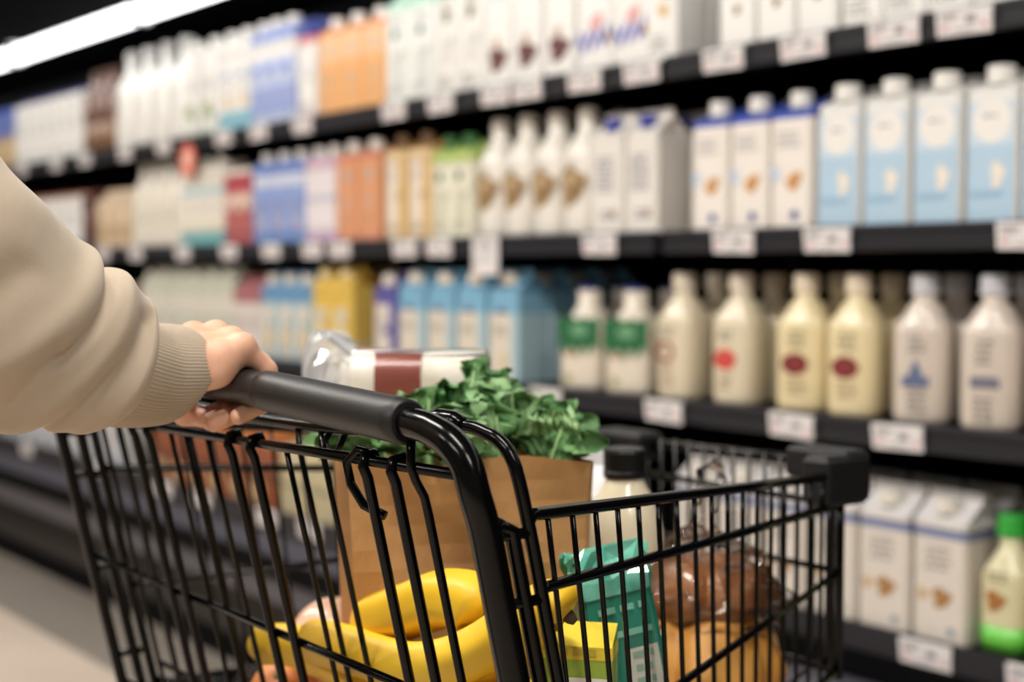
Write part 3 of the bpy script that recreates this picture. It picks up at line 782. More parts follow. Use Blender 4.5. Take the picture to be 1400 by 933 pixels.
P('d5', 'milk_carton', 'straw coloured carton', 'carton', 'bottom', -3.63, -3.05, 5, dict(kind='slant', w=0.11, d=0.1, h=0.2, gh=0.02, base=(206, 186, 136), bands=[(0.44, 0.52, (150, 150, 118))], decals=[('rect', 0.1, 0.75, 0.5, 0.3, (214, 200, 164)), ('rect', 0, 0.22, 0.5, 0.26, (188, 176, 140)), ('text', 0.1, 0.75, 0.4, 0.16, (150, 160, 140))]), y0=1.99, z=DECK_L)
P('d6', 'milk_carton', 'cream carton with grey band', 'carton', 'bottom', -3.04, -2.2, 7, dict(kind='gable', w=0.1, d=0.1, h=0.2, gh=0.035, base=(210, 202, 192), bands=[(0.8, 0.92, (150, 150, 160))], decals=[('text', 0, 0.5, 0.6, 0.3, (190, 186, 184))], cap=((216, 210, 200), 0.02, 0.024)), y0=2.0, z=DECK_L)

# ---- price tags
tag_mb = MB()
tag_mb.add([(-0.052, 0, 0.001), (0.052, 0, 0.001), (0.052, -0.006, 0.043), (-0.052, -0.006, 0.043)], [(0, 1, 2, 3)], 0)
tag_mb.box((-0.052, 0.0, 0.0), (0.052, 0.0015, 0.044), 0)
_r = random.Random(3)
for zz, hh, c, xa, xb in ((0.034, 0.004, 1, -0.044, -0.008), (0.028, 0.004, 1, -0.044, -0.016), (0.013, 0.007, 2, -0.044, -0.03), (0.013, 0.007, 2, 0.034, 0.045), (0.024, 0.013, 1, 0.004, 0.024), (0.008, 0.003, 1, -0.02, 0.02)):
    f_ = lambda z: -0.006 * (z - 0.001) / 0.042 - 0.0006
    tag_mb.add([(xa, f_(zz - hh / 2), zz - hh / 2), (xb, f_(zz - hh / 2), zz - hh / 2), (xb, f_(zz + hh / 2), zz + hh / 2), (xa, f_(zz + hh / 2), zz + hh / 2)], [(0, 1, 2, 3)], c)
TAG_CARD = mat((226, 222, 222), 0.5, name='tag_card', noise=0.02)
tag_me = tag_mb.mesh('price_tag', [TAG_CARD, mat((150, 146, 150), 0.5), mat((206, 140, 150), 0.5)])
long_mb = MB()
long_mb.box((-0.05, 0.0, -0.046), (0.05, 0.0015, 0.044), 0)
for zz, hh, c, xa, xb in ((0.034, 0.004, 1, -0.04, 0.03), (0.02, 0.012, 1, -0.03, 0.03), (-0.004, 0.004, 1, -0.04, 0.036), (-0.014, 0.004, 1, -0.04, 0.03), (-0.034, 0.008, 2, -0.042, -0.026), (-0.034, 0.008, 2, 0.03, 0.042)):
    long_mb.add([(xa, -0.0006, zz - hh / 2), (xb, -0.0006, zz - hh / 2), (xb, -0.0006, zz + hh / 2), (xa, -0.0006, zz + hh / 2)], [(0, 1, 2, 3)], c)
long_me = long_mb.mesh('price_tag', [TAG_CARD, mat((160, 156, 160), 0.5), mat((206, 150, 150), 0.5)])
red_mb = MB()
n_ = 24
red_mb.loft([[(0.055 * math.cos(2 * PI * k / n_), yy, 0.055 * math.sin(2 * PI * k / n_)) for k in range(n_)] for yy in (0.0015, 0.0)], 0, False)
red_mb.add([(0.03 * math.cos(2 * PI * k / n_), -0.0006, 0.004 + 0.024 * math.sin(2 * PI * k / n_)) for k in range(n_)], [tuple(range(n_))], 1)
red_me = red_mb.mesh('sale_tag', [mat((226, 120, 100), 0.5, name='red_tag'), mat((238, 196, 180), 0.5)])

TAG_X = {'top': [-5.87, -5.49, -5.19, -4.82, -4.5, -4.06, -3.83, -3.57, -3.1, -2.89, -2.67, -2.55, -2.35, -2.17, -1.94, -1.74, -1.54, -1.4],
         'middle': [-5.03, -4.74, -4.36, -4.03, -3.76, -3.52, -3.37, -3.05, -2.9, -2.71, -2.3, -1.91, -1.68, -1.28],
         'third': [-3.4, -3.0, -2.48, -2.1, -1.76, -1.52]}
_used = {}


def tag_label(shelf, x, kind='white price tag'):
    near = min((f for f in FRONTS if f[0] == shelf), key=lambda f: abs(f[1] - x))
    base = '%s below the %s, %s shelf' % (kind, near[2], shelf)
    if base in _used:
        base = '%s right of centre below the %s, %s shelf' % (kind, near[2], shelf)
    _used[base] = 1
    return base


for sh, xs_ in TAG_X.items():
    for x in xs_:
        lng = sh == 'middle' and abs(x + 2.71) < 0.01
        o = link('price_tag', long_me if lng else tag_me)
        o.location = (x, FRONT - 0.0075 if not lng else FRONT - 0.0068, SHELVES[sh] - LIP + (0.0 if lng else -0.001))
        o.rotation_euler = (0, math.radians(_r.uniform(-1.5, 1.5)), 0)
        tag(o, tag_label(sh, x, 'long double white price tag' if lng else 'white price tag'), 'price tag', 'white price tags on the shelf edges')
o = link('sale_tag', red_me)
o.location = (-4.32, FRONT - 0.0075, SHELVES['top'] - 0.075)
tag(o, 'round red sale tag hanging from the far part of the top shelf edge', 'price tag')
for x in (-1.46, -1.25):
    o = link('price_tag', tag_me)
    o.location = (x, FRONT - 0.0035, 0.447)
    tag(o, tag_label('bottom', x), 'price tag', 'white price tags on the shelf edges')
for x in (-5.25, -4.6, -4.05, -3.79, -3.4, -3.17):
    o = link('price_tag', tag_me)
    o.location = (x, 1.8255, 0.438)
    tag(o, tag_label('bottom', x), 'price tag', 'white price tags on the shelf edges')

# ------------------------------------------------------------------ the shopping cart
CXC = -1.125                  # centre line of the cart
NEAR, FAR = -0.743, -1.507    # x of its two rear corners
NOSE_Y = 1.193
NN, NF = -0.960, -1.312       # x of its nose corners
LEAN = 0.23


def rear(z, off=0.0):         # the rear frame leans back towards the shopper at the top
    return 0.5515 + off + LEAN * (0.994 - z)


cart = thing('shopping_cart', 'black wire shopping cart with a padded handle, loaded with groceries', 'shopping cart', (CXC, 0.85, 0))
CO = np.array((CXC, 0.85, 0.0))
L = lambda pts: [np.array(p, float) - CO for p in pts]


def cpart(name, fn, m=BLACK_PAINT, parent=cart):
    mb = MB()
    fn(mb)
    return mb.build(name, m, parent)


# handle: one bent tube, both ends running down into the base frame
hz = [(NEAR, 0.18), (NEAR, 0.45)]


def handle_path():
    right = [(NEAR, rear(z), z) for z in (0.30, 0.6, 0.80, 0.90, 0.955)]
    right += [(-0.7435, 0.552, 0.982), (-0.749, 0.5495, 1.001), (-0.761, 0.547, 1.0135), (-0.780, 0.546, 1.0205), (-0.806, 0.545, 1.0242)]
    mid = [(-0.90, 0.5435, 1.0285), (-1.017, 0.542, 1.0335), (-1.125, 0.5415, 1.0345)]
    half = right + mid
    left = [(2 * CXC - x, y, z) for x, y, z in half[:-1]][::-1]
    return half + left


hp = spline(handle_path(), 6)
handle = cpart('handle', lambda mb: mb.tube(L(hp), [0.0112 if p[0] > -1.47 else 0.0062 for p in hp], 16))
cpart('handle_sleeve', lambda mb: mb.tube(L([p for p in hp if -1.235 < p[0] < -0.95 and p[2] > 1.0]), 0.0148, 20), mat((30, 30, 31), 0.45, noise=0.1), handle)


def grip(mb, x0, x1):
    ps = [p for p in hp if x0 < p[0] < x1 and p[2] > 1.0]
    xs = np.array([p[0] for p in hp if p[2] > 1.0])
    o = np.argsort(xs)
    xs = xs[o]
    ys = np.array([p[1] for p in hp if p[2] > 1.0])[o]
    zs = np.array([p[2] for p in hp if p[2] > 1.0])[o]
    P_ = [(x, np.interp(x, xs, ys), np.interp(x, xs, zs)) for x in np.linspace(x0, x1, 30)]
    r = [0.0165] * 30
    r[0], r[1], r[-1], r[-2] = 0.0148, 0.0162, 0.0140, 0.0160
    P_[1] = tuple(np.array(P_[0]) + (0.0012, 0, 0))
    P_[-2] = tuple(np.array(P_[-1]) - (0.0016, 0, 0))
    mb.tube(L(P_), r, 28)


cpart('grip', lambda mb: grip(mb, -1.009, -0.8105), RUBBER, handle)
cpart('grip', lambda mb: grip(mb, -1.44, -1.232), RUBBER, handle)

# second bent wire just in front of the handle (rear edge of the basket)
u2 = [(NEAR, rear(z, 0.037), z) for z in (0.62, 0.8, 0.9, 0.95)] + [(-0.7445, 0.589, 0.990), (-0.749, 0.5862, 1.004), (-0.757, 0.5845, 1.0125), (-0.770, 0.583, 1.0175), (-0.80, 0.5825, 1.0205)]
u2 += [(-0.865, 0.584, 1.012), (-0.97, 0.586, 1.003), (-1.125, 0.587, 1.000)]
u2 = u2 + [(2 * CXC - x, y, z) for x, y, z in u2[:-1]][::-1]
cpart('rear_frame', lambda mb: mb.tube(L(spline(u2, 6)), 0.0049, 12))


def clips(mb):
    for s in (1, -1):
        X = lambda x: CXC + s * (x - CXC)
        mb.tube(L([(X(-0.834), 0.578, 1.0225), (X(-0.822), 0.579, 1.0235), (X(-0.806), 0.580, 1.0225), (X(-0.797), 0.5815, 1.0205)]), [0.006, 0.0082, 0.0085, 0.0062], 10)
        mb.tube(L([(X(-0.868), 0.572, 1.016), (X(-0.838), 0.576, 1.0215), (X(-0.815), 0.572, 1.022), (X(-0.780), 0.560, 1.0195), (X(-0.757), 0.556, 1.004)]), 0.0045, 8)
cpart('handle_clip', clips)


def hinge(mb):
    for s in (hs,):
        X = lambda x: CXC + s * (x - CXC)
        z = np.linspace(0.955, 0.62, 8)
        mb.tube(L([(X(-0.741), rear(0.953, 0.002), 0.953), (X(-0.743), rear(0.960, 0.012), 0.960)] + [(X(-0.743), rear(q, 0.0215), q) for q in z]), 0.0056, 10)
        for q in (0.952, 0.905, 0.80, 0.70):
            mb.tube(L([(X(-0.743), rear(q, 0.0), q), (X(-0.743), rear(q, 0.037), q)]), 0.004, 8)
for hs in (1, -1):
    cpart('hinge_bar', hinge)

# rear gate
gate_z = lambda x: 0.9935 + (x + 0.755) * 0.022
gate = cpart('rear_gate', lambda mb: mb.tube(L([(x, rear(gate_z(x), 0.0), gate_z(x)) for x in (-0.75, -1.0, -1.3, FAR)]), 0.0041, 10))


def gate_cross(mb):
    for z in (0.812, 0.665):
        mb.tube(L([(x, rear(z, 0.001), z + (x + 0.755) * -0.006) for x in (-0.752, -1.1, FAR)]), 0.0037, 8)
cpart('cross_wire', gate_cross, parent=gate)
THICK = [-1.297, -1.263, -1.095, -1.055, -0.880, -0.843]
THIN = [-1.424, -1.391, -1.346, -1.224, -1.191, -1.146, -1.004]
for x in [t_ + 0.009 for t_ in THICK]:
    def bar(mb):
        zt = gate_z(x)
        if abs(x + 0.871) < 1e-6:
            # hook curling round the rail and back to the bar
            mb.tube(L([(x + 0.004, rear(0.950, 0.001), 0.950), (x - 0.010, rear(0.957, -0.007), 0.957), (x - 0.021, rear(0.972, -0.008), 0.972), (x - 0.023, rear(0.990, -0.006), 0.988),
                       (x - 0.014, rear(zt, -0.001), zt + 0.0065), (x - 0.004, rear(zt, 0.004), zt + 0.004)]), 0.0036, 10)
        mb.tube(L([(x, rear(zt, 0.006), zt - 0.002), (x, rear(zt, 0.003), zt + 0.0058), (x, rear(zt, -0.004), zt + 0.004), (x, rear(zt, -0.006), zt - 0.004)] +
                  [(x, rear(q, -0.005), q) for q in np.linspace(zt - 0.012, 0.64, 8)]), 0.0041, 10)
    cpart('gate_bar', bar, parent=gate)


def thin_bars(mb):
    for x in THIN:
        zt = gate_z(x)
        mb.tube(L([(x, rear(q, 0.004), q) for q in np.linspace(zt, 0.64, 6)]), 0.0024, 8)
cpart('gate_wires', thin_bars, parent=gate)


def seat_wires(mb):           # wires of the folded child seat, hung from the rear frame
    for x in (-1.365, -1.228, -1.191, -1.019, -0.982):
        mb.tube(L([(x - 0.016, rear(1.001, 0.036), 1.001)] + [(x, rear(q, 0.024), q) for q in np.linspace(0.985, 0.66, 6)]), 0.0025, 8)
    for x in (-0.809,):
        mb.tube(L([(x - 0.002, rear(1.012, 0.000), 1.012), (x - 0.001, rear(1.003, -0.003), 1.003), (x, rear(0.994, -0.0055), 0.994), (x, rear(0.984, -0.004), 0.984), (x, rear(0.97, 0.0), 0.972)] +
                  [(x, rear(q, 0.001), q) for q in np.linspace(0.96, 0.66, 5)]), 0.0034, 8)
    # small ring on the rear frame
    mb.tube(L([(-0.982, 0.588, 1.004), (-0.986, 0.583, 0.993), (-0.978, 0.580, 0.982), (-0.968, 0.583, 0.985), (-0.964, 0.588, 0.999)]), 0.0026, 8)
    mb.tube(L([(-1.45, rear(0.7, 0.026), 0.70), (-0.80, rear(0.7, 0.026), 0.70)]), 0.003, 8)
cpart('child_seat_frame', seat_wires)

# side panels
RAILS = [(0.964, 0.913, 0.0047), (0.911, 0.881, 0.0042), (0.777, 0.810, 0.0036), (0.665, 0.705, 0.0036)]


def side_panel(s, xr, xn):
    y0 = 0.597

    def pt(u, z):
        return (xr + (xn - xr) * u, y0 + (NOSE_Y - y0) * u, z)

    def frame(mb):
        for i, (za, zb, r) in enumerate(RAILS):
            ya = rear(za, 0.037)
            st = [(xr, ya, za - 0.007), (xr - s * 0.002, ya + 0.006, za)] if i == 0 else [(xr, ya, za)]
            u0 = (ya - y0) / (NOSE_Y - y0)
            mb.tube(L(st + [pt(u0 + (1 - u0) * k, za + (zb - za) * k) for k in (0.02, 0.3, 0.6, 1.0)]), r, 10)

    def wires(mb):
        k = 0
        u = 0.0385
        while u < 0.99:
            zt = 0.964 + (0.913 - 0.964) * u
            zb = 0.665 + (0.705 - 0.665) * u
            ln = LEAN * max(0.0, 1 - u / 0.62)
            pts = []
            for q in np.linspace(0, 1, 7):
                z = zt + (zb - zt) * q
                uu = u + ln * (zt - z) / math.hypot(NOSE_Y - y0, xn - xr)
                pts.append(pt(min(uu, 0.995), z))
            mb.tube(L(pts), 0.0021, 8)
            u += 0.0545
    p = cpart('side_panel', frame)
    cpart('side_wires', wires, parent=p)
side_panel(1, NEAR, NN)
side_panel(-1, FAR, NF)

# nose
NOSE_W = np.linspace(NF + 0.012, NN - 0.012, 15)


def nose(mb):
    mb.tube(L([(NF + 0.005, NOSE_Y + 0.004, 0.916), (NN - 0.005, NOSE_Y + 0.004, 0.924)]), 0.006, 10)
    for z in (0.881, 0.810, 0.705):
        mb.tube(L([(NF, NOSE_Y, z), (NN, NOSE_Y, z)]), 0.0036, 8)
    for x in (NF, NN):
        mb.tube(L([(x, NOSE_Y, 0.93), (x, NOSE_Y, 0.695)]), 0.0052, 10)
        d = 0.016 if x == NF else -0.016
        mb.tube(L([(x + d, NOSE_Y + 0.002, 0.926), (x + d, NOSE_Y + 0.002, 0.70)]), 0.0035, 8)
np_ = cpart('nose_panel', nose)


def nose_wires(mb):
    for x in NOSE_W:
        mb.tube(L([(x, NOSE_Y, 0.927), (x, NOSE_Y, 0.705)]), 0.0021, 8)
cpart('nose_wires', nose_wires, parent=np_)
for x, s in ((NN, 1), (NF, -1)):
    def bump(mb):
        e = 0.012 if s > 0 else 0.021
        a, b = sorted((x - s * 0.062, x + s * 0.022))
        mb.box(L([(a, NOSE_Y - 0.018, 0.918 - e)])[0], L([(b, NOSE_Y + 0.024, 0.952 - e)])[0], 0, 0.005)
        a, b = sorted((x - s * 0.012, x + s * 0.024))
        mb.box(L([(a, NOSE_Y - 0.05, 0.896 - e)])[0], L([(b, NOSE_Y + 0.022, 0.949 - e)])[0], 0, 0.006)
    cpart('corner_bumper', bump, mat((24, 23, 24), 0.5, noise=0.08, spec=0.35))


# basket floor
def floor_z(y):
    return 0.665 + (y - 0.64) / (NOSE_Y - 0.64) * 0.05


def basket_floor(mb):
    for k in range(14):
        t = k / 13
        xa = (NEAR - 0.01) * (1 - t) + (FAR + 0.01) * t
        xb = (NN - 0.005) * (1 - t) + (NF + 0.005) * t
        mb.tube(L([(xa, rear(0.665, 0.037), 0.664), (xb, NOSE_Y, 0.705)]), 0.0024, 6)
    for k in range(9):
        t = k / 8
        y = 0.665 + (NOSE_Y - 0.665) * t
        z = 0.660 + 0.041 * (y - 0.664) / (NOSE_Y - 0.664)
        mb.tube(L([(NEAR + (NN - NEAR) * t, y, z), (FAR + (NF - FAR) * t, y, z)]), 0.0028, 6)
cpart('basket_floor', basket_floor)


# undercarriage and castors
def under(mb):
    for s in (1, -1):
        X = lambda x: CXC + s * (x - CXC)
        mb.tube(L(spline([(X(NEAR), rear(0.32), 0.32), (X(NEAR), 0.71, 0.24), (X(NEAR - 0.01), 0.77, 0.185), (X(-0.80), 0.95, 0.18), (X(-0.93), 1.22, 0.18)], 6)), 0.0112, 12)
        mb.tube(L(spline([(X(-0.93), 1.20, 0.18), (X(-0.945), 1.10, 0.45), (X(-0.94), 1.06, 0.68)], 6)), 0.009, 10)
        mb.tube(L([(X(NEAR), rear(0.66), 0.655), (X(-0.94), 1.06, 0.68)]), 0.007, 10)
    for y, x0 in ((0.80, -0.76), (1.0, -0.825), (1.20, -0.925)):
        mb.tube(L([(x0, y, 0.181), (2 * CXC - x0, y, 0.181)]), 0.006, 8)
cpart('undercarriage', under)
for px, py in ((-0.765, 0.80), (2 * CXC + 0.765, 0.80), (-0.905, 1.17), (2 * CXC + 0.905, 1.17)):
    def fork(mb):
        for d in (-0.016, 0.016):
            mb.box(L([(px + d - 0.002, py - 0.015, 0.05)])[0], L([(px + d + 0.002, py + 0.015, 0.15)])[0])
        mb.box(L([(px - 0.018, py - 0.015, 0.148)])[0], L([(px + 0.018, py + 0.015, 0.172)])[0], 0, 0.003)
    fk = cpart('castor_fork', fork, mat((150, 150, 152), 0.35, 0.9))

    def wheel(mb):
        n = 24
        rings = []
        for xx, r in ((-0.012, 0.02), (-0.012, 0.052), (-0.007, 0.06), (0.007, 0.06), (0.012, 0.052), (0.012, 0.02)):
            rings.append([(px + xx - CO[0], py - CO[1] + r * math.cos(2 * PI * k / n), 0.0605 + r * math.sin(2 * PI * k / n)) for k in range(n)])
        mb.loft(rings)
    cpart('wheel', wheel, mat((52, 52, 54), 0.6), fk)

# ------------------------------------------------------------------ groceries in the cart
rnd = random.Random(11)


def lumpy(D, G, amp, f, seed):
    r = np.random.RandomState(seed)
    for _ in range(6):
        k = r.randn(3) * f
        D = D + amp / 3 * np.sin(G @ k + r.rand() * 6.28)
    return D


# paper bag
BAGX, BAGY, BAGR = -1.062, 0.773, math.radians(38 - 90 + 90 + 18)
bag_c = np.array((BAGX, BAGY))
bag = thing('paper_bag', 'open brown paper grocery bag full of kale in the cart', 'paper bag', (BAGX, BAGY, 0.697), math.radians(66))
KRAFT = two_tone((176, 130, 80), (188, 142, 90), 14, 0.35, 0.65, 0.85, (1, 1, 0.35), 'kraft_paper')


def bag_mesh():
    mb = MB()
    w, d, h = 0.218, 0.105, 0.262
    n = 64
    rows = 14
    rg = random.Random(4)

    def sec(z, sx, sy, inset=0.0):
        r = []
        per = 2 * (w + d)
        for k in range(n):
            s_ = k / n * per
            if s_ < w:
                x, y = -w / 2 + s_, -d / 2
            elif s_ < w + d:
                x, y = w / 2, -d / 2 + (s_ - w)
            elif s_ < 2 * w + d:
                x, y = w / 2 - (s_ - w - d), d / 2
            else:
                x, y = -w / 2, d / 2 - (s_ - 2 * w - d)
            t = z / h
            # crumple: faces bow in and out a little, gusset folded inward on the short sides
            bow = 0.006 * math.sin(7 * x / w + 3 * t) * t + 0.004 * math.sin(13 * t + 9 * x / w)
            yy = y * sy + (bow if abs(abs(y) - d / 2) < 1e-6 else 0)
            xx = x * sx
            if abs(abs(x) - w / 2) < 1e-6:
                xx -= math.copysign(0.014 * (1 - abs(y) / (d / 2)) * min(1, t * 1.3), x)
            xx *= 1 - inset / w
            yy *= 1 - inset / d
            r.append((xx, yy, z + (0.004 * math.sin(9 * x / w) if t > 0.99 else 0)))
        return r
    outer = [sec(h * k / rows, 0.94 + 0.10 * k / rows, 0.96 + 0.12 * (k / rows) ** 2) for k in range(rows + 1)]
    inner = [sec(h * k / rows, 0.94 + 0.10 * k / rows, 0.96 + 0.12 * (k / rows) ** 2, 0.002) for k in range(rows, 3, -1)]
    mb.loft(outer + inner, 0, False, True, True)
    return mb
bag_mesh().build('bag_body', KRAFT, bag)

# kale
KALE = two_tone((62, 112, 58), (122, 164, 108), 26, 0.3, 0.7, 0.5, (1, 1, 1), 'kale_leaf', 0.4)
KALE2 = two_tone((76, 124, 66), (146, 180, 126), 22, 0.3, 0.7, 0.5, (1, 1, 1), 'kale_leaf_light', 0.4)
STEM = mat((150, 182, 120), 0.5, name='kale_stem')
kale = thing('kale_bunch', 'bunch of curly green kale standing in the brown paper bag', 'kale', (BAGX, BAGY, 0.86))


def kale_leaf(base, tip, width, seed, m):
    r = random.Random(seed)
    base, tip = np.array(base), np.array(tip)
    ax = tip - base
    Ln = np.linalg.norm(ax)
    ax /= Ln
    out = np.array((ax[0], ax[1], 0)) + np.array((r.uniform(-.3, .3), r.uniform(-.3, .3), 0.02))
    nrm = out - ax * (out @ ax)
    nrm /= np.linalg.norm(nrm)
    sd = np.cross(ax, nrm)
    nu, nv = 130, 61
    ph = [r.uniform(0, 6.28) for _ in range(8)]
    mb = MB()
    rings = []
    for i in range(nu):
        u = i / (nu - 1)
        c = base + ax * Ln * u + nrm * 0.018 * u * u
        rise = min(1.0, max(0.0, (c[2] - 0.948) / 0.032))
        open_ = rise * rise * (3 - 2 * rise)
        end = min(1.0, (1.01 - u) / 0.4)
        wu = width * (0.12 + 0.88 * open_ * math.sqrt(max(0.0, 1 - (1 - end) ** 2))) * (1 + 0.10 * math.sin(17 * u + ph[0]))
        frill = 0.15 + 0.85 * open_
        row = []
        for j in range(nv):
            v = -1 + 2 * j / (nv - 1)
            a = abs(v)
            side = 0 if v < 0 else 4
            amp = frill * (0.0105 * a ** 1.6 + 0.0012)
            n_ = amp * (math.sin(34 * u + ph[side] + 2.2 * a) + 0.75 * math.sin(63 * u + ph[side + 1] - 3 * a) + 0.5 * math.sin(17 * v + 30 * u + ph[side + 2]) + 0.55 * math.sin(98 * u + ph[side + 3] + 6 * a) * a + 0.4 * math.sin(151 * u + ph[side] - 9 * a) * a * a)
            n_ += 0.0022 * frill * math.sin(24 * v + 30 * u + ph[3]) * math.sin(40 * u + ph[7])
            lift = 0.014 * a * a * frill
            inpl = frill * (0.006 * a ** 2 * math.sin(46 * u + ph[side + 3]) + 0.003 * a ** 3 * math.sin(83 * u + ph[side]))
            row.append(tuple(c + sd * (v * wu) + nrm * (n_ + lift) + ax * inpl))
        rings.append(row)
    mb.loft(rings, 0, True, False, False)
    lf = mb.build('leaf', m, kale)
    lf.location = (-BAGX, -BAGY, -0.86)
    mb = MB()
    mb.tube([tuple(base + ax * Ln * u - nrm * 0.003 + nrm * 0.018 * u * u) for u in np.linspace(-0.15, 0.93, 10)], [0.005 * (1 - 0.8 * k / 9) for k in range(10)], 8)
    mb.build('stem', STEM, lf)


cr, sr = (0.617, 0.787), (-0.787, 0.617)      # picture-right and away directions on the floor


def bagpt(a, b, z):          # a to the viewer's right, b away from the viewer
    return (BAGX + a * cr[0] + b * sr[0], BAGY + a * cr[1] + b * sr[1], z)


KL = [((0.0, 0.00), (0.004, 0.02, 1.048), 0.036, 0), ((0.04, 0.0), (0.060, 0.01, 1.026), 0.038, 1), ((0.06, 0.0), (0.086, -0.005, 1.002), 0.042, 1),
      ((0.06, -0.01), (0.088, -0.02, 0.996), 0.036, 0), ((-0.03, 0.0), (-0.030, 0.01, 1.020), 0.038, 1), ((-0.05, -0.01), (-0.070, -0.01, 0.997), 0.038, 0),
      ((-0.06, -0.01), (-0.090, -0.02, 1.0), 0.038, 1), ((-0.07, 0.0), (-0.094, 0.0, 0.998), 0.036, 0), ((0.0, -0.03), (0.0, -0.05, 1.008), 0.042, 0),
      ((0.03, -0.03), (0.045, -0.048, 1.006), 0.042, 1), ((-0.03, -0.03), (-0.045, -0.05, 1.004), 0.042, 1), ((0.06, -0.03), (0.085, -0.035, 0.995), 0.040, 0),
      ((-0.06, -0.03), (-0.09, -0.04, 0.995), 0.040, 0), ((0.02, 0.02), (0.03, 0.05, 1.022), 0.042, 1), ((-0.01, 0.02), (0.0, 0.045, 1.022), 0.042, 0),
      ((0.065, 0.02), (0.085, 0.03, 1.006), 0.042, 0), ((-0.01, -0.01), (-0.012, -0.025, 1.012), 0.042, 1), ((0.03, -0.02), (0.035, -0.03, 1.012), 0.042, 0)]
for i, ((a, b), (ta, tb, tz), w_, mm) in enumerate(KL):
    kale_leaf(bagpt(a, b, 0.86), bagpt(ta, tb, tz), w_, 40 + i, KALE2 if mm else KALE)

# carton standing behind the bag, and the white loaf lying on it
bx = thing('cardboard_box', 'tall plain cardboard box standing behind the paper bag under the white loaf', 'box', (-1.165, 0.862, 0.684), math.radians(52))
mb = MB()
mb.box((-0.06, -0.03, 0), (0.06, 0.03, 0.262), 0, 0.002)
mb.build('box_body', mat((176, 138, 96), 0.8, name='cardboard'), bx)
mb = MB()
mb.box((-0.059, -0.029, 0.2615), (0.059, -0.0005, 0.2635))
mb.box((-0.059, 0.0005, 0.2615), (0.059, 0.029, 0.2635))
mb.build('flap', mat((168, 130, 90), 0.8), bx)

loaf = thing('sliced_loaf', 'white sandwich loaf in a clear bag with a brick red band', 'bread', (-1.203, 0.816, 0.9485), math.radians(52))
def loaf_sec(x, s=1.0, top=0.0):
    w, h = 0.048 * s, 0.097 * s
    pts = []
    for k in range(28):
        t = 2 * PI * k / 28
        e = 4.2
        ct, st = math.cos(t), math.sin(t)
        y = w * math.copysign(abs(ct) ** (2 / e), ct)
        z = h / 2 + h / 2 * math.copysign(abs(st) ** (2 / e), st)
        if z > h * 0.62:
            y *= 1.06
        pts.append((x, y, z + top))
    return pts
mb = MB()
xs_ = np.linspace(-0.070, 0.070, 26)
rings = [loaf_sec(xs_[0], 0.80, 0.006)]
for i, x in enumerate(xs_):
    e = min(1, (i + 1) / 3, (len(xs_) - i) / 3)
    rings.append(loaf_sec(x, (0.93 + 0.07 * e) * (1 if i % 2 else 0.985)))
rings.append(loaf_sec(xs_[-1] + 0.004, 0.82, 0.006))
mb.loft(rings)
mb.build('bread', two_tone((226, 214, 194), (242, 236, 226), 60, 0.3, 0.7, 0.85, (1, 1, 1), 'bread_crumb'), loaf)
mb = MB()
mb.loft([loaf_sec(x, 1.03, -0.0008) for x in (-0.036, -0.02, -0.005, 0.010)], 0, True, True, False)
mb.build('band', mat((136, 56, 40), 0.35, name='brick_red_band', coat=0.3), loaf)
# clear bag with a gathered end
mb = MB()
rings = []
rb = random.Random(2)
fold = [rb.uniform(-1, 1) for _ in range(28)]
for x, s, tp, cr_ in ((0.079, 0.85, 0.006, 0), (0.073, 1.04, -0.0015, 0), (0.0, 1.045, -0.002, 0.001), (-0.060, 1.05, -0.002, 0.002), (-0.072, 1.06, 0.006, 0.006), (-0.082, 1.04, 0.014, 0.010), (-0.091, 0.94, 0.024, 0.012), (-0.100, 0.8, 0.030, 0.012), (-0.108, 0.6, 0.034, 0.010), (-0.112, 0.25, 0.044, 0.004)):
    r = loaf_sec(x, s, tp)
    c = np.mean(np.array(r), 0)
    rings.append([tuple(np.array(p) + (np.array(p) - c) / (np.linalg.norm(np.array(p) - c) + 1e-6) * cr_ * fold[k] + np.array((cr_ * fold[(k * 5) % 28], 0, 0))) for k, p in enumerate(r)])
rings = [[tuple(np.array(p) + np.array((0, rb.uniform(-1, 1), rb.uniform(-1, 1))) * 0.0012) for p in r] for r in rings]
mb.loft(rings[:4], 0, False, True, False)
mb2 = MB()
mb2.loft(rings[3:], 0, False, True, False)
mb2.build('gathered_end', film_mat('gathered_film', 0.3, (252, 252, 252), 0.12, 0.34), loaf)
FILM = film_mat('bread_bag_film', 0.14, (252, 252, 252), 0.12, 0.04)
mb.build('clear_bag', FILM, loaf)

# milk bottle with a black cap
bt = thing('milk_bottle', 'round cream milk bottle with a black cap standing in the cart', 'bottle', (-1.060, 0.976, 0.716))
mb = MB()
mb.lathe([(0.0, 0), (0.036, 0.0), (0.039, 0.004), (0.0405, 0.012), (0.0405, 0.136), (0.0395, 0.150), (0.036, 0.166), (0.0295, 0.182), (0.0218, 0.195), (0.0185, 0.204), (0.0182, 0.224), (0.0, 0.224)], seg=40)
mb.build('bottle_body', mat((232, 220, 190), 0.2, name='milk_glass', noise=0.02, coat=0.6), bt)
mb = MB()
n_ = 60
mb.loft([[((0.0208 + (0.0005 if q % 2 else 0)) * k_ * math.cos(2 * PI * q / n_), (0.0208 + (0.0005 if q % 2 else 0)) * k_ * math.sin(2 * PI * q / n_), z_) for q in range(n_)] for k_, z_ in ((1, 0.203), (1.02, 0.209), (1.0, 0.2095), (1.0, 0.229), (0.93, 0.2325))], 0, False)
mb.build('cap', mat((14, 14, 15), 0.35, name='black_cap'), bt)
mb = MB()
a0 = math.radians(-38)
n_ = 20
arc = lambda r, z, w: [(r * math.cos(a0 + (k / n_ - .5) * w), r * math.sin(a0 + (k / n_ - .5) * w), z) for k in range(n_ + 1)]
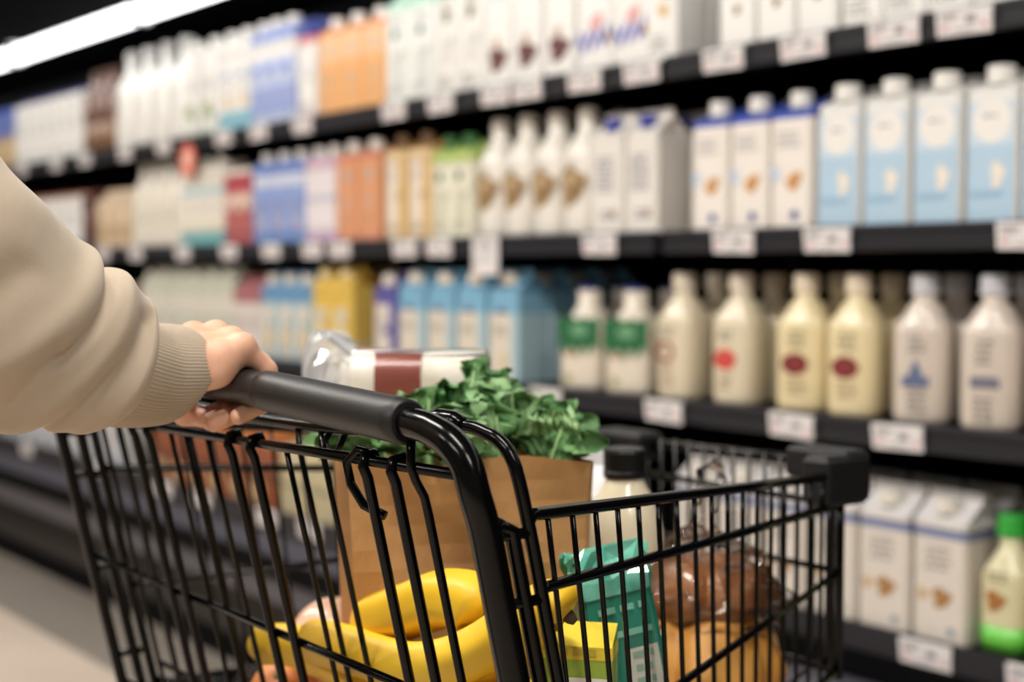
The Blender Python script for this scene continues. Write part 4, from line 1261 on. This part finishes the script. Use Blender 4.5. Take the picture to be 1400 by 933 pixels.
mb.loft([arc(0.0412, 0.02, 1.5), arc(0.0412, 0.134, 1.5)], 0, True, False, False)
mb.loft([arc(0.0417, 0.116, 0.55), arc(0.0417, 0.131, 0.55)], 1, True, False, False)
mb.build('bottle_label', [mat((220, 206, 170), 0.5), mat((34, 56, 84), 0.5)], bt)

# small white and blue carton behind the bag
mc = thing('milk_carton', 'white and pale blue carton peeking out between paper bag and capped bottle', 'carton', (-1.168, 1.0, 0.698), math.radians(40))
for pn, me in product_meshes(dict(key='cart', kind='gable', w=0.075, d=0.07, h=0.19, gh=0.03, base=(222, 222, 224), bands=[(0.3, 0.7, (178, 196, 214))], decals=[('text', 0, 0.5, 0.6, 0.3, (150, 165, 190))])):
    link(pn, me, mc)

# teal pack
tp = thing('teal_pack', 'teal snack pack with a crinkled clear top and white panel', 'snack pack', (-0.852, 0.813, 0.690), math.radians(64))
tp.rotation_euler = (0, -0.19, math.radians(64))
mb = MB()
w, d, h = 0.064, 0.042, 0.184
def pk(z, sx, sy, dz=0.0):
    return [(x * w / 2 * sx, y * d / 2 * sy, z + dz * (1 if x > 0 else 0)) for x, y in ((-0.85, -1), (0.85, -1), (1, -0.7), (1, 0.7), (0.85, 1), (-0.85, 1), (-1, 0.7), (-1, -0.7))]
mb.loft([pk(0, 0.98, 0.98), pk(0.01, 1, 1), pk(h * 0.8, 1, 1), pk(h, 0.96, 0.9)], 0, False)
mb.build('pack_body', two_tone((34, 124, 106), (52, 146, 124), 20, 0.35, 0.65, 0.32, (1, 1, 1), 'teal_print', 0.5, coat=0.4), tp)
mb = MB()
mb.add([(-w / 2 - 0.0006, -d / 2 * .69, 0.004), (-w / 2 - 0.0006, d / 2 * .69, 0.004), (-w / 2 - 0.0006, d / 2 * .69, h * 0.78), (-w / 2 - 0.0006, -d / 2 * .69, h * 0.78)], [(0, 3, 2, 1)], 0)
mb.build('side_print', mat((124, 160, 84), 0.4, name='green_side'), tp)
mb = MB()
mb.add([(-0.002, -d / 2 - 0.0006, 0.06), (0.026, -d / 2 - 0.0006, 0.06), (0.026, -d / 2 - 0.0006, 0.132), (-0.002, -d / 2 - 0.0006, 0.132)], [(0, 1, 2, 3)], 0)
rt = random.Random(8)
for q in range(6):
    decal_faces(mb, 'text', 0.012, 0.068 + q * 0.011, 0.02, 0.012, -d / 2 - 0.0010, 1, rt)
decal_faces(mb, 'text', 0.006, 0.144, 0.036, 0.010, -d / 2 - 0.0010, 2, rt)
decal_faces(mb, 'text', 0.002, 0.164, 0.046, 0.012, -d / 2 - 0.0010, 2, rt)
mb.build('label_panel', [mat((222, 218, 206), 0.5), mat((150, 186, 166), 0.5), mat((130, 200, 178), 0.5)], tp)
mb = MB()
rings = []
for z, sx, sy, am in ((h * 0.97, 1.0, 1.0, 0.0), (h + 0.008, 1.06, 0.9, 0.003), (h + 0.018, 1.02, 0.7, 0.005), (h + 0.026, 1.04, 0.4, 0.006), (h + 0.03, 1.0, 0.08, 0.003)):
    base = pk(z, sx, sy)
    r = []
    for k in range(8):
        for q in range(4):
            p = np.array(base[k]) * (1 - q / 4) + np.array(base[(k + 1) % 8]) * q / 4
            r.append(tuple(p + np.array((rt.uniform(-am, am), rt.uniform(-am, am), rt.uniform(-am, am)))))
    rings.append(r)
mb.loft(rings, 0, False)
mb.build('crinkled_top', two_tone((74, 160, 138), (128, 202, 182), 60, 0.3, 0.7, 0.14, (1, 1, 1), 'teal_film', 0.6, coat=0.5), tp)

# yellow green tea box
tb = thing('tea_box', 'small yellow and lime box with a white panel beside the bananas', 'box', (-0.835, 0.722, 0.668), math.radians(40))
mb = MB()
w, d, h = 0.056, 0.032, 0.182
mb.box((-w / 2, -d / 2, 0), (w / 2, d / 2, h - 0.012), 0)
mb.add([(-w / 2, -d / 2, h - 0.012), (w / 2, -d / 2, h - 0.012), (w / 2, d / 2, h), (-w / 2, d / 2, h)], [(0, 1, 2, 3)], 1)
mb.add([(-w / 2, -d / 2, h - 0.012), (-w / 2, d / 2, h), (-w / 2, d / 2, h - 0.012)], [(0, 1, 2)], 0)
mb.add([(w / 2, -d / 2, h - 0.012), (w / 2, d / 2, h - 0.012), (w / 2, d / 2, h)], [(0, 1, 2)], 0)
mb.add([(w / 2, d / 2, h - 0.012), (-w / 2, d / 2, h - 0.012), (-w / 2, d / 2, h), (w / 2, d / 2, h)], [(0, 1, 2, 3)], 1)
mb.box((-w / 2 - 0.0004, -d / 2 - 0.0004, h - 0.022), (w / 2 + 0.0004, d / 2 + 0.0004, h - 0.0125), 1)
mb.build('box_body', [mat((150, 176, 66), 0.45, name='lime_card'), mat((228, 204, 60), 0.45, name='yellow_card')], tb)
mb = MB()
mb.add([(-0.012, -d / 2 - 0.0008, 0.06), (0.025, -d / 2 - 0.0008, 0.06), (0.025, -d / 2 - 0.0008, 0.146), (-0.012, -d / 2 - 0.0008, 0.146)], [(0, 1, 2, 3)], 0)
decal_faces(mb, 'text', 0.007, 0.108, 0.026, 0.05, -d / 2 - 0.0012, 1, rt)
decal_faces(mb, 'text', 0.0, h - 0.017, 0.034, 0.008, -d / 2 - 0.0014, 2, rt)
mb.build('label_panel', [mat((226, 222, 208), 0.5), mat((176, 186, 150), 0.5), mat((190, 170, 60), 0.5)], tb)

# second green carton lying behind the tea box
gb = thing('snack_box', 'olive and lime box leaning between the tea box and the teal pack', 'box', (-0.868, 0.748, 0.684), math.radians(44))
mb = MB()
mb.box((-0.03, -0.018, 0), (0.03, 0.018, 0.10), 0, 0.001)
mb.box((-0.0304, -0.0184, 0.02), (0.0304, 0.0184, 0.055), 1)
mb.build('box_body', [mat((150, 160, 92), 0.45), mat((196, 206, 74), 0.45)], gb)


# loaves near the nose
def bread_round(name, label, c, r, cols, lobes, glaze, cat='bread', seed=1):
    t = thing(name, label, cat, c)
    h = 0.0035
    R = np.array(r)
    lo = -R * 1.25
    G = grid(lo, R * 1.25, h)
    q = G / R
    D = (np.linalg.norm(np.stack([q[..., 0], q[..., 1], np.where(q[..., 2] < 0, q[..., 2] * 1.25, q[..., 2])], -1), axis=-1) - 1) * R.min()
    D = np.maximum(D, -(G[..., 2] + R[2] * 0.72)) if True else D
    D = lumpy(D, G, 0.004, 55, seed)
    for a in lobes:
        pl = G[..., 0] * math.cos(a) + G[..., 1] * math.sin(a)
        D = D + 0.006 * np.exp(-(pl / 0.008) ** 2) * (G[..., 2] > 0)
    mb = MB()
    add_field(mb, D, lo, h, 0, 2)
    mb.build('crust', two_tone(cols[0], cols[1], 16, 0.35, 0.65, 0.45, (1, 1, 1), name + '_crust', 0.5, coat=glaze), t)
    return t


lo1 = bread_round('golden_loaf', 'large golden bread loaf low in the nose of the cart', (-0.985, 1.005, 0.737), (0.086, 0.086, 0.066), ((190, 122, 40), (222, 164, 84)), [0.5], 0.1, seed=3)
lo2 = bread_round('brown_loaf', 'glossy dark brown loaf in clear wrap on top of the golden loaf', (-0.990, 1.016, 0.806), (0.070, 0.070, 0.041), ((84, 46, 22), (146, 92, 44)), [0.9], 0.6, seed=5)
mb = MB()
h = 0.005
G = grid((-0.1, -0.1, -0.08), (0.1, 0.1, 0.15), h)
D = ellip(G, (0, 0, 0.002), (0.080, 0.080, 0.054))
D = smin(D, capsule(G, (0.0, 0.0, 0.045), (-0.004, 0.004, 0.085), 0.012, 0.009), 0.03)
D = smin(D, capsule(G, (-0.004, 0.004, 0.085), (0.004, 0.012, 0.118), 0.007, 0.016), 0.01)
D = lumpy(D, G, 0.006, 130, 9)
add_field(mb, D, (-0.1, -0.1, -0.08), h, 0, 0)
mb.build('clear_wrap', film_mat('bread_wrap_film', 0.22, (250, 248, 246), 0.06, 0.0), lo2)

# a bag of oranges under the bananas
PEEL = mat((222, 138, 66), 0.45, name='orange_peel', noise=0.08, scale=40, bump=0.25)
ob = [(-0.83, 0.674, 0.706), (-0.913, 0.678, 0.706), (-0.996, 0.676, 0.706), (-1.079, 0.680, 0.706), (-1.162, 0.678, 0.706), (-1.245, 0.676, 0.706),
      (-0.872, 0.678, 0.756), (-0.955, 0.676, 0.756), (-1.038, 0.678, 0.756), (-1.121, 0.680, 0.756)]
or_mb = MB()
or_mb.lathe([(0.0, -0.0335)] + [(0.036 * math.sin(a), -0.034 * math.cos(a)) for a in np.linspace(0.15, PI - 0.18, 16)] + [(0.004, 0.0325), (0.0, 0.0322)], seg=26)
or_me = or_mb.mesh('peel', PEEL)
st_mb = MB()
st_mb.lathe([(0.0, 0.0322), (0.0035, 0.0330), (0.002, 0.0342), (0.0, 0.0345)], seg=8)
st_me = st_mb.mesh('stem_scar', mat((120, 124, 60), 0.7))
for i, c in enumerate(ob):
    row = 'lower' if i < 6 else 'upper'
    k = i if i < 6 else i - 6
    c = (c[0], c[1] + 0.012, c[2])
    o = thing('orange', 'orange in the %s layer under the bananas, %s from the handle post' % (row, ORD[k]), 'orange', c, rnd.uniform(0, 6), 'oranges under the bananas')
    o.rotation_euler = (rnd.uniform(-.6, .6), rnd.uniform(-.6, .6), 0)
    link('peel', or_me, o)
    link('stem_scar', st_me, o)

gf = thing('grapefruit', 'pale peach coloured grapefruit behind the left end of the bananas', 'grapefruit', (-1.190, 0.712, 0.768), 0.4)
mb = MB()
mb.lathe([(0.0, -0.0405)] + [(0.043 * math.sin(a), -0.041 * math.cos(a)) for a in np.linspace(0.12, PI - 0.12, 18)] + [(0.0, 0.0400)], seg=30)
mb.build('peel', two_tone((226, 170, 132), (238, 208, 190), 12, 0.35, 0.65, 0.35, (1, 1, 1), 'grapefruit_peel', 0.5, coat=0.4), gf)
mb = MB()
mb.lathe([(0.0, 0.0398), (0.004, 0.0408), (0.002, 0.0420), (0.0, 0.0422)], seg=8)
mb.build('stem_scar', mat((120, 124, 60), 0.7), gf)

# bananas
ban = thing('banana_bunch', 'bunch of ripe yellow bananas behind the rear gate of the cart', 'bananas', (-0.93, 0.675, 0.80))
BAN = two_tone((226, 178, 30), (240, 200, 56), 9, 0.3, 0.7, 0.45, (1, 1, 1), 'banana_skin', 0.4)
BTIP = mat((70, 58, 34), 0.8, name='banana_tip')
BSTEM = mat((170, 160, 60), 0.6, name='banana_stem')
BO = np.array((-0.93, 0.675, 0.80))


def banana(pts, r, stem_at_end=True):
    P_ = spline([np.array(p) - BO for p in pts], 10)
    n = len(P_)
    rad = []
    for i in range(n):
        u = i / (n - 1)
        a = min(1, (u + 0.02) / 0.16) ** 0.55
        b = min(1, (1 - u + 0.10) / 0.30) ** 0.8
        rad.append(r * a * b)
    mb = MB()
    # five softly flattened sides
    rings = []
    prev = None
    for i, p in enumerate(P_):
        t = np.array(P_[min(n - 1, i + 1)]) - np.array(P_[max(0, i - 1)])
        t /= np.linalg.norm(t)
        u_ = np.cross(t, (0, 0, 1.0)) if prev is None else prev - t * (prev @ t)
        u_ /= np.linalg.norm(u_)
        prev = u_
        w_ = np.cross(t, u_)
        rings.append([tuple(p + rad[i] * (1 + 0.035 * math.cos(5 * 2 * PI * k / 30)) * (u_ * math.cos(2 * PI * k / 30) + w_ * math.sin(2 * PI * k / 30))) for k in range(30)])
    mb.loft(rings)
    b = mb.build('banana', BAN, ban)
    mb = MB()
    d0 = np.array(P_[0]) - np.array(P_[1])
    d0 /= np.linalg.norm(d0)
    mb.tube([P_[0] - d0 * 0.004, P_[0] + d0 * 0.004, P_[0] + d0 * 0.008], [rad[0] * 1.0, rad[0] * 0.75, rad[0] * 0.4], 10)
    mb.build('tip', BTIP, b)
    return P_[-1]


# upper banana, long lower banana, two below, and the one passing behind the handle post
banana([(-0.890, 0.672, 0.856), (-0.903, 0.668, 0.864), (-0.942, 0.666, 0.860), (-0.995, 0.667, 0.840), (-1.045, 0.670, 0.822), (-1.085, 0.676, 0.810)], 0.0240)
banana([(-1.125, 0.640, 0.792), (-1.10, 0.642, 0.796), (-1.04, 0.644, 0.800), (-0.965, 0.646, 0.803), (-0.915, 0.651, 0.815), (-0.872, 0.657, 0.836), (-0.835, 0.664, 0.862), (-0.815, 0.670, 0.880)], 0.0205)
banana([(-1.225, 0.650, 0.764), (-1.21, 0.651, 0.769), (-1.165, 0.653, 0.777), (-1.11, 0.657, 0.776), (-1.05, 0.662, 0.770), (-1.0, 0.668, 0.768)], 0.0195)
banana([(-0.812, 0.690, 0.868), (-0.820, 0.686, 0.874), (-0.835, 0.682, 0.869), (-0.855, 0.676, 0.846), (-0.88, 0.672, 0.822), (-0.91, 0.668, 0.806)], 0.020)
banana([(-1.0, 0.652, 0.766), (-0.96, 0.652, 0.768), (-0.905, 0.654, 0.774), (-0.855, 0.66, 0.790), (-0.815, 0.668, 0.815)], 0.0195)

# ------------------------------------------------------------------ the shopper
person = thing('person', 'person in a beige sweatshirt holding the cart handle with the right hand', 'person', (-1.30, 0.06, 0))
PO = np.array((-1.30, 0.06, 0.0))
SKIN = two_tone((216, 162, 134), (226, 178, 150), 30, 0.35, 0.65, 0.5, (1, 1, 1), 'skin', 0.4, sss=0.08)
WOOL = mat((188, 172, 152), 0.92, name='beige_fleece', noise=0.05, scale=60, spec=0.15, bump=0.12, sheen=0.25)

body = MB()
# right hand closed round the handle
h = 0.0012
lo, hi = (-1.135, 0.425, 0.985), (-1.018, 0.585, 1.100)
G = grid(lo, hi, h)
W_ = [((-1.098, 0.455, 1.058), (-1.098, 0.500, 1.068), 0.015, 0.0125), ((-1.075, 0.452, 1.056), (-1.078, 0.505, 1.070), 0.018, 0.0125), ((-1.069, 0.458, 1.046), (-1.060, 0.512, 1.064), 0.015, 0.0115), ((-1.064, 0.470, 1.042), (-1.0445, 0.522, 1.0595), 0.012, 0.0108)]
D = capsule(G, (-1.078, 0.41, 1.046), (-1.077, 0.475, 1.046), 0.026, 0.0245)
for a, b, ra, rb_ in W_:
    D = smin(D, capsule(G, a, b, ra, rb_), 0.014)
MCP = {'i': (-1.100, 0.5235, 1.0735), 'm': (-1.081, 0.534, 1.0745), 'r': (-1.061, 0.5385, 1.0705), 'p': (-1.0425, 0.5385, 1.0665)}
for a, b, r_ in (((-1.098, 0.500, 1.068), MCP['i'], 0.0112), ((-1.079, 0.505, 1.070), MCP['m'], 0.0112), ((-1.061, 0.510, 1.065), MCP['r'], 0.0108), ((-1.046, 0.518, 1.058), MCP['p'], 0.0105)):
    D = smin(D, capsule(G, a, b, 0.0115, r_), 0.007)
# heel of the hand on the back of the bar, ball of the thumb
D = smin(D, capsule(G, (-1.060, 0.485, 1.034), (-1.046, 0.520, 1.047), 0.012, 0.0110), 0.012)
D = smin(D, capsule(G, (-1.045, 0.517, 1.047), (-1.044, 0.536, 1.060), 0.011, 0.0085), 0.008)
D = smin(D, capsule(G, (-1.095, 0.475, 1.034), (-1.108, 0.506, 1.022), 0.018, 0.0135), 0.012)
fing = [
    [MCP['p'], (-1.0390, 0.5595, 1.0475), (-1.0388, 0.5652, 1.0235), (-1.0405, 0.5340, 1.0105), (0.0096, 0.0078, 0.0074, 0.0069)],
    [MCP['r'], (-1.0575, 0.5635, 1.0510), (-1.0575, 0.5675, 1.0190), (-1.0600, 0.5220, 1.0045), (0.0102, 0.0088, 0.0083, 0.0076)],
    [MCP['m'], (-1.0770, 0.5650, 1.0540), (-1.0770, 0.5695, 1.0190), (-1.0785, 0.5280, 1.0035), (0.0104, 0.0090, 0.0085, 0.0077)],
    [MCP['i'], (-1.0975, 0.5620, 1.0545), (-1.0975, 0.5675, 1.0200), (-1.0975, 0.5320, 1.0045), (0.0104, 0.0090, 0.0085, 0.0077)],
]
FD = None
for p0, p1, p2, p3, (r0, r1, r2, r3) in fing:
    d = capsule(G, p0, p1, r0, r1)
    d = smin(d, capsule(G, p1, p2, r1, r2), 0.004)
    d = smin(d, capsule(G, p2, p3, r2, r3), 0.003)
    FD = d if FD is None else smin(FD, d, 0.0012)
D = smin(D, FD, 0.006)
# knuckle bumps and faint tendons
for k, r_ in (('i', 0.0112), ('m', 0.0116), ('r', 0.0108), ('p', 0.0105)):
    D = smin(D, np.linalg.norm(G - np.array(MCP[k]) - (0, 0.001, 0.0012), axis=-1) - r_, 0.004)
th = smin(capsule(G, (-1.105, 0.506, 1.024), (-1.114, 0.522, 1.008), 0.0120, 0.0098), capsule(G, (-1.114, 0.522, 1.008), (-1.102, 0.545, 1.002), 0.0098, 0.0082), 0.006)
D = smin(D, th, 0.006)
# the bar presses into the palm
barD = np.hypot(G[..., 1] - 0.5417, G[..., 2] - 1.0343) - 0.0146
D = np.maximum(D, -barD)
add_field(body, D, lo, h, 0, 2)
n_hand = len(body.v)
# head, neck, forearm and left hand (outside the picture)
h = 0.009
lo, hi = (-1.62, -0.12, 0.0), (-1.0, 0.48, 1.76)
lo, hi = (-1.46, -0.12, 1.30), (-1.14, 0.22, 1.76)
G = grid(lo, hi, h)
D = ellip(G, (-1.30, 0.055, 1.625), (0.076, 0.097, 0.112))
D = smin(D, ellip(G, (-1.30, 0.085, 1.565), (0.055, 0.065, 0.06)), 0.03)
D = smin(D, capsule(G, (-1.30, 0.145, 1.625), (-1.30, 0.162, 1.598), 0.010, 0.014), 0.012)
D = smin(D, capsule(G, (-1.30, 0.03, 1.54), (-1.30, 0.02, 1.40), 0.056, 0.064), 0.03)
D = smin(D, ellip(G, (-1.30, 0.148, 1.563), (0.024, 0.012, 0.008)), 0.008)
for s in (-1, 1):
    D = smin(D, ellip(G, (-1.30 + s * 0.08, 0.045, 1.615), (0.012, 0.02, 0.032)), 0.008)
    D = np.maximum(D, -(np.linalg.norm(G - np.array((-1.30 + s * 0.032, 0.158, 1.635)), axis=-1) - 0.018))
add_field(body, D, lo, h, 0, 2)
n_head = len(body.v)
h = 0.006
lo, hi = (-1.60, -0.05, 0.72), (-1.46, 0.14, 0.98)
G = grid(lo, hi, h)
D = capsule(G, (-1.535, 0.045, 0.97), (-1.53, 0.06, 0.90), 0.026, 0.028)
for k, (yy, l_) in enumerate(((0.03, 0.075), (0.05, 0.085), (0.069, 0.08), (0.087, 0.065))):
    D = smin(D, capsule(G, (-1.53, yy + 0.005, 0.86), (-1.522, yy + 0.012, 0.86 - l_), 0.0095, 0.0075), 0.006)
D = smin(D, capsule(G, (-1.53, 0.06, 0.90), (-1.53, 0.06, 0.865), 0.028, 0.026), 0.02)
D = smin(D, capsule(G, (-1.525, 0.085, 0.90), (-1.515, 0.115, 0.855), 0.012, 0.0085), 0.01)
add_field(body, D, lo, h, 0, 2)
n_left = len(body.v)


def limb(mb, pts, rad, ends):
    """an arm inside its sleeve, joined at both ends to the neighbouring skin"""
    o = len(mb.v)
    P_ = spline(pts, 6)
    mb.tube(P_, list(np.interp(np.linspace(0, 1, len(P_)), np.linspace(0, 1, len(rad)), rad)), 16, cap=False)
    for first, (r0, r1) in zip((True, False), ends):
        idx = [o + k for k in range(16)] if first else [len(mb.v) - 16 + k for k in range(16)]
        V_ = np.array(mb.v[r0:r1])
        near = []
        for q in idx:
            near.append(r0 + int(np.argmin(np.linalg.norm(V_ - np.array(mb.v[q]), axis=1))))
        for k in range(16):
            a, b = idx[k], idx[(k + 1) % 16]
            na, nb_ = near[k], near[(k + 1) % 16]
            mb.f.append((a, b, nb_) if na == nb_ else (a, b, nb_, na))
            mb.m.append(0)
            mb.sm.append(True)


limb(body, [(-1.077, 0.428, 1.046), (-1.072, 0.34, 1.10), (-1.07, 0.26, 1.16), (-1.08, 0.18, 1.26), (-1.12, 0.06, 1.36), (-1.19, 0.02, 1.40), (-1.25, 0.02, 1.41)], [0.0265, 0.033, 0.038, 0.042, 0.046, 0.05, 0.05], ((0, n_hand), (n_hand, n_head)))
limb(body, [(-1.534, 0.045, 0.965), (-1.535, 0.02, 1.07), (-1.535, 0.0, 1.17), (-1.52, 0.005, 1.28), (-1.47, 0.015, 1.37), (-1.41, 0.02, 1.40), (-1.35, 0.02, 1.41)], [0.026, 0.034, 0.038, 0.042, 0.046, 0.05, 0.05], ((n_head, n_left), (n_hand, n_head)))
body.v = [tuple(np.array(p) - PO) for p in body.v]
body.build('body', SKIN, person)

for s in (-1, 1):
    em = MB()
    em.lathe([(0.0135 * math.sin(a), -0.0135 * math.cos(a)) for a in np.linspace(0.02, PI - 0.02, 10)], (s * 0.032, 0.078, 1.635), 16)
    ey = em.build('eye', mat((236, 232, 226), 0.25), person)
    em = MB()
    em.loft([[(s * 0.032 + r_ * math.cos(2 * PI * k / 16), yy, 1.635 + r_ * math.sin(2 * PI * k / 16)) for k in range(16)] for r_, yy in ((0.0062, 0.0885), (0.0050, 0.0912), (0.0022, 0.0920))])
    em.build('iris', mat((70, 46, 30), 0.3), ey)
# sweatshirt: sleeve with gathered folds, then shoulder, torso and the other sleeve
sw = MB()
path = [(-1.0755, 0.463, 1.0505, 0.036), (-1.0755, 0.457, 1.052, 0.0435), (-1.0745, 0.446, 1.056, 0.051), (-1.073, 0.433, 1.062, 0.056), (-1.072, 0.415, 1.070, 0.062), (-1.071, 0.390, 1.082, 0.070), (-1.070, 0.362, 1.098, 0.077), (-1.070, 0.332, 1.118, 0.083),
        (-1.070, 0.295, 1.150, 0.085), (-1.072, 0.245, 1.205, 0.082), (-1.078, 0.19, 1.265, 0.079), (-1.09, 0.12, 1.33, 0.079), (-1.115, 0.06, 1.378, 0.08), (-1.16, 0.04, 1.40, 0.07)]
C_ = spline([p[:3] for p in path], 22)
R_ = spline([(p[3], 0, 0) for p in path], 22)
n = 120
rings = []
s_acc = 0.0
for i, c in enumerate(C_):
    if i:
        s_acc += np.linalg.norm(C_[i] - C_[i - 1])
    t = C_[min(len(C_) - 1, i + 1)] - C_[max(0, i - 1)]
    t /= np.linalg.norm(t)
    side = np.cross(t, (0, 0, 1.0))
    side /= np.linalg.norm(side)        # t runs towards -y, so this points to the cart's far or near side
    up = np.cross(side, t)
    if side[0] < 0:
        side = -side
    ring = []
    for k in range(n):
        a = 2 * PI * k / n               # 0 = top, pi/2 = near side, pi = underside
        ca, sa = math.cos(a), math.sin(a)
        r = R_[i][0]
        hsh = 0.5 - 0.5 * ca             # 0 top .. 1 bottom
        def fold(s0, sl, w, amp, bend=0.0, lo_=0.0, hi_=1.0):
            sc = s0 + sl * hsh + bend * math.sin(PI * hsh)
            m = 1.0 if sa > -0.2 else 0.6
            win = min(1, max(0, (hsh - lo_) / 0.08)) * min(1, max(0, (hi_ - hsh) / 0.08))
            return amp * m * math.exp(-((s_acc - sc) / w) ** 2) * win
        d = fold(0.012, 0.014, 0.010, 0.0060, -0.004, -1, 2)
        d -= fold(0.030, 0.028, 0.0065, 0.0070, -0.010, 0.12, 2)
        d += fold(0.046, 0.034, 0.011, 0.0060, -0.012, -1, 2)
        d -= fold(0.066, 0.048, 0.0060, 0.0085, -0.014, -1, 0.72)
        d += fold(0.078, 0.060, 0.013, 0.0045, -0.010, -1, 0.9)
        d -= fold(0.062, 0.030, 0.007, 0.0050, 0.012, 0.55, 0.95)
        d -= fold(0.115, 0.05, 0.016, 0.0040, 0.01, 0.3, 1.1)
        d += 0.003 * math.sin(31 * s_acc + 2.1 * a) * min(1, s_acc / 0.08) + 0.002 * math.sin(57 * s_acc - 3 * a + 1)
        rr = r + d
        sag = -0.006 * max(0, -ca) * min(1, s_acc / 0.05)
        ring.append(tuple(c + side * sa * rr * 0.90 + up * (ca * rr + sag) - PO))
    rings.append(ring)
sw.loft(rings[::-1], 0, True)
h = 0.011
lo, hi = (-1.66, -0.16, 0.84), (-1.02, 0.28, 1.50)
G = grid(lo, hi, h)
D = ellip(G, (-1.30, 0.03, 1.22), (0.195, 0.125, 0.26))
D = smin(D, ellip(G, (-1.30, 0.045, 0.99), (0.185, 0.13, 0.13)), 0.06)
D = smin(D, capsule(G, (-1.14, 0.02, 1.39), (-1.46, 0.02, 1.39), 0.062, 0.062), 0.05)
D = smin(D, capsule(G, (-1.47, 0.015, 1.375), (-1.535, 0.0, 1.17), 0.066, 0.058), 0.03)
D = smin(D, capsule(G, (-1.535, 0.0, 1.17), (-1.535, 0.035, 0.975), 0.057, 0.038), 0.02)
D = smin(D, capsule(G, (-1.30, 0.02, 1.43), (-1.30, 0.022, 1.455), 0.072, 0.07), 0.02)
add_field(sw, D - 0.0, tuple(np.array(lo) - PO), h, 0, 2)
sweater = sw.build('sweatshirt', WOOL, person)

# ribbed cuff
cf = MB()
path = [(-1.0735, 0.5085, 1.0440, 0.0368), (-1.0738, 0.5070, 1.0442, 0.0388), (-1.0745, 0.496, 1.0447, 0.0402), (-1.0755, 0.482, 1.0455, 0.0410), (-1.0755, 0.468, 1.0490, 0.0430), (-1.0752, 0.457, 1.0525, 0.0440), (-1.075, 0.445, 1.0560, 0.0420), (-1.075, 0.430, 1.0600, 0.0400)]
C_ = spline([p[:3] for p in path], 5)
R_ = spline([(p[3], 0, 0) for p in path], 5)
n = 276
rings = []
for i, c in enumerate(C_):
    # the opening is cut slightly slanted, lower edge further back
    ring = []
    for k in range(n):
        a = 2 * PI * k / n
        ca, sa = math.cos(a), math.sin(a)
        r = R_[i][0] + (0.0009 if k % 3 == 0 else -0.0004)
        ring.append((c[0] + sa * r * 0.98 - PO[0], c[1] - 0.026 * (0.5 - 0.5 * ca) ** 2 + 0.008 * max(0, sa) ** 1.5 - 0.004 * max(0, ca) ** 2 - PO[1], c[2] + ca * r - PO[2]))
    rings.append(ring)
inner = [[(p[0] + (q_[0] - p[0]) * 0.0 , p[1], p[2]) for p, q_ in zip(rings[0], rings[0])]]
cen = np.mean(np.array(rings[0]), 0)
back = [[tuple(cen + (np.array(p) - cen) * f_ - np.array((0, dy, 0))) for p in rings[0]] for f_, dy in ((0.93, 0.001), (0.88, 0.008), (0.86, 0.02))]
cf.loft(back[::-1] + rings, 0, True, True, False)
cf.build('cuff', WOOL, sweater)

# trousers, shoes and hair (outside the picture)
tr = MB()
h = 0.012
lo, hi = (-1.52, -0.16, 0.04), (-1.08, 0.22, 1.0)
G = grid(lo, hi, h)
D = ellip(G, (-1.30, 0.03, 0.90), (0.165, 0.115, 0.12))
for s in (-1, 1):
    D = smin(D, capsule(G, (-1.30 + s * 0.088, 0.03, 0.86), (-1.30 + s * 0.092, 0.045 + s * 0.03, 0.48), 0.088, 0.064), 0.03)
    D = smin(D, capsule(G, (-1.30 + s * 0.092, 0.045 + s * 0.03, 0.48), (-1.30 + s * 0.095, 0.01 + s * 0.05, 0.10), 0.062, 0.05), 0.02)
add_field(tr, D, tuple(np.array(lo) - PO), h, 0, 2)
tr.build('trousers', mat((56, 62, 78), 0.85, name='denim', noise=0.1, scale=80), person)
for s in (-1, 1):
    sh = MB()
    h = 0.007
    cx, cy = -1.30 + s * 0.095, 0.01 + s * 0.05
    lo, hi = (cx - 0.07, cy - 0.11, -0.012), (cx + 0.07, cy + 0.22, 0.13)
    G = grid(lo, hi, h)
    D = capsule(G, (cx, cy - 0.03, 0.045), (cx, cy + 0.14, 0.034), 0.046, 0.042)
    D = smin(D, capsule(G, (cx, cy - 0.02, 0.05), (cx, cy - 0.01, 0.10), 0.045, 0.042), 0.02)
    D = np.maximum(D, -(G[..., 2] - 0.001))
    add_field(sh, D, tuple(np.array(lo) - PO), h, 0, 1)
    sh.build('shoe', mat((226, 222, 216), 0.6, name='white_shoe'), person)
ha = MB()
h = 0.009
lo, hi = (-1.44, -0.12, 1.36), (-1.16, 0.2, 1.78)
G = grid(lo, hi, h)
D = ellip(G, (-1.30, 0.035, 1.645), (0.09, 0.108, 0.115))
D = smin(D, ellip(G, (-1.30, -0.03, 1.53), (0.075, 0.055, 0.13)), 0.03)
face = ellip(G, (-1.30, 0.15, 1.59), (0.066, 0.10, 0.095))
D = np.maximum(D, -face)
D = lumpy(D, G, 0.004, 90, 3)
add_field(ha, D, tuple(np.array(lo) - PO), h, 0, 1)
ha.build('hair', mat((72, 48, 34), 0.6, name='brown_hair', noise=0.3, scale=50), person)
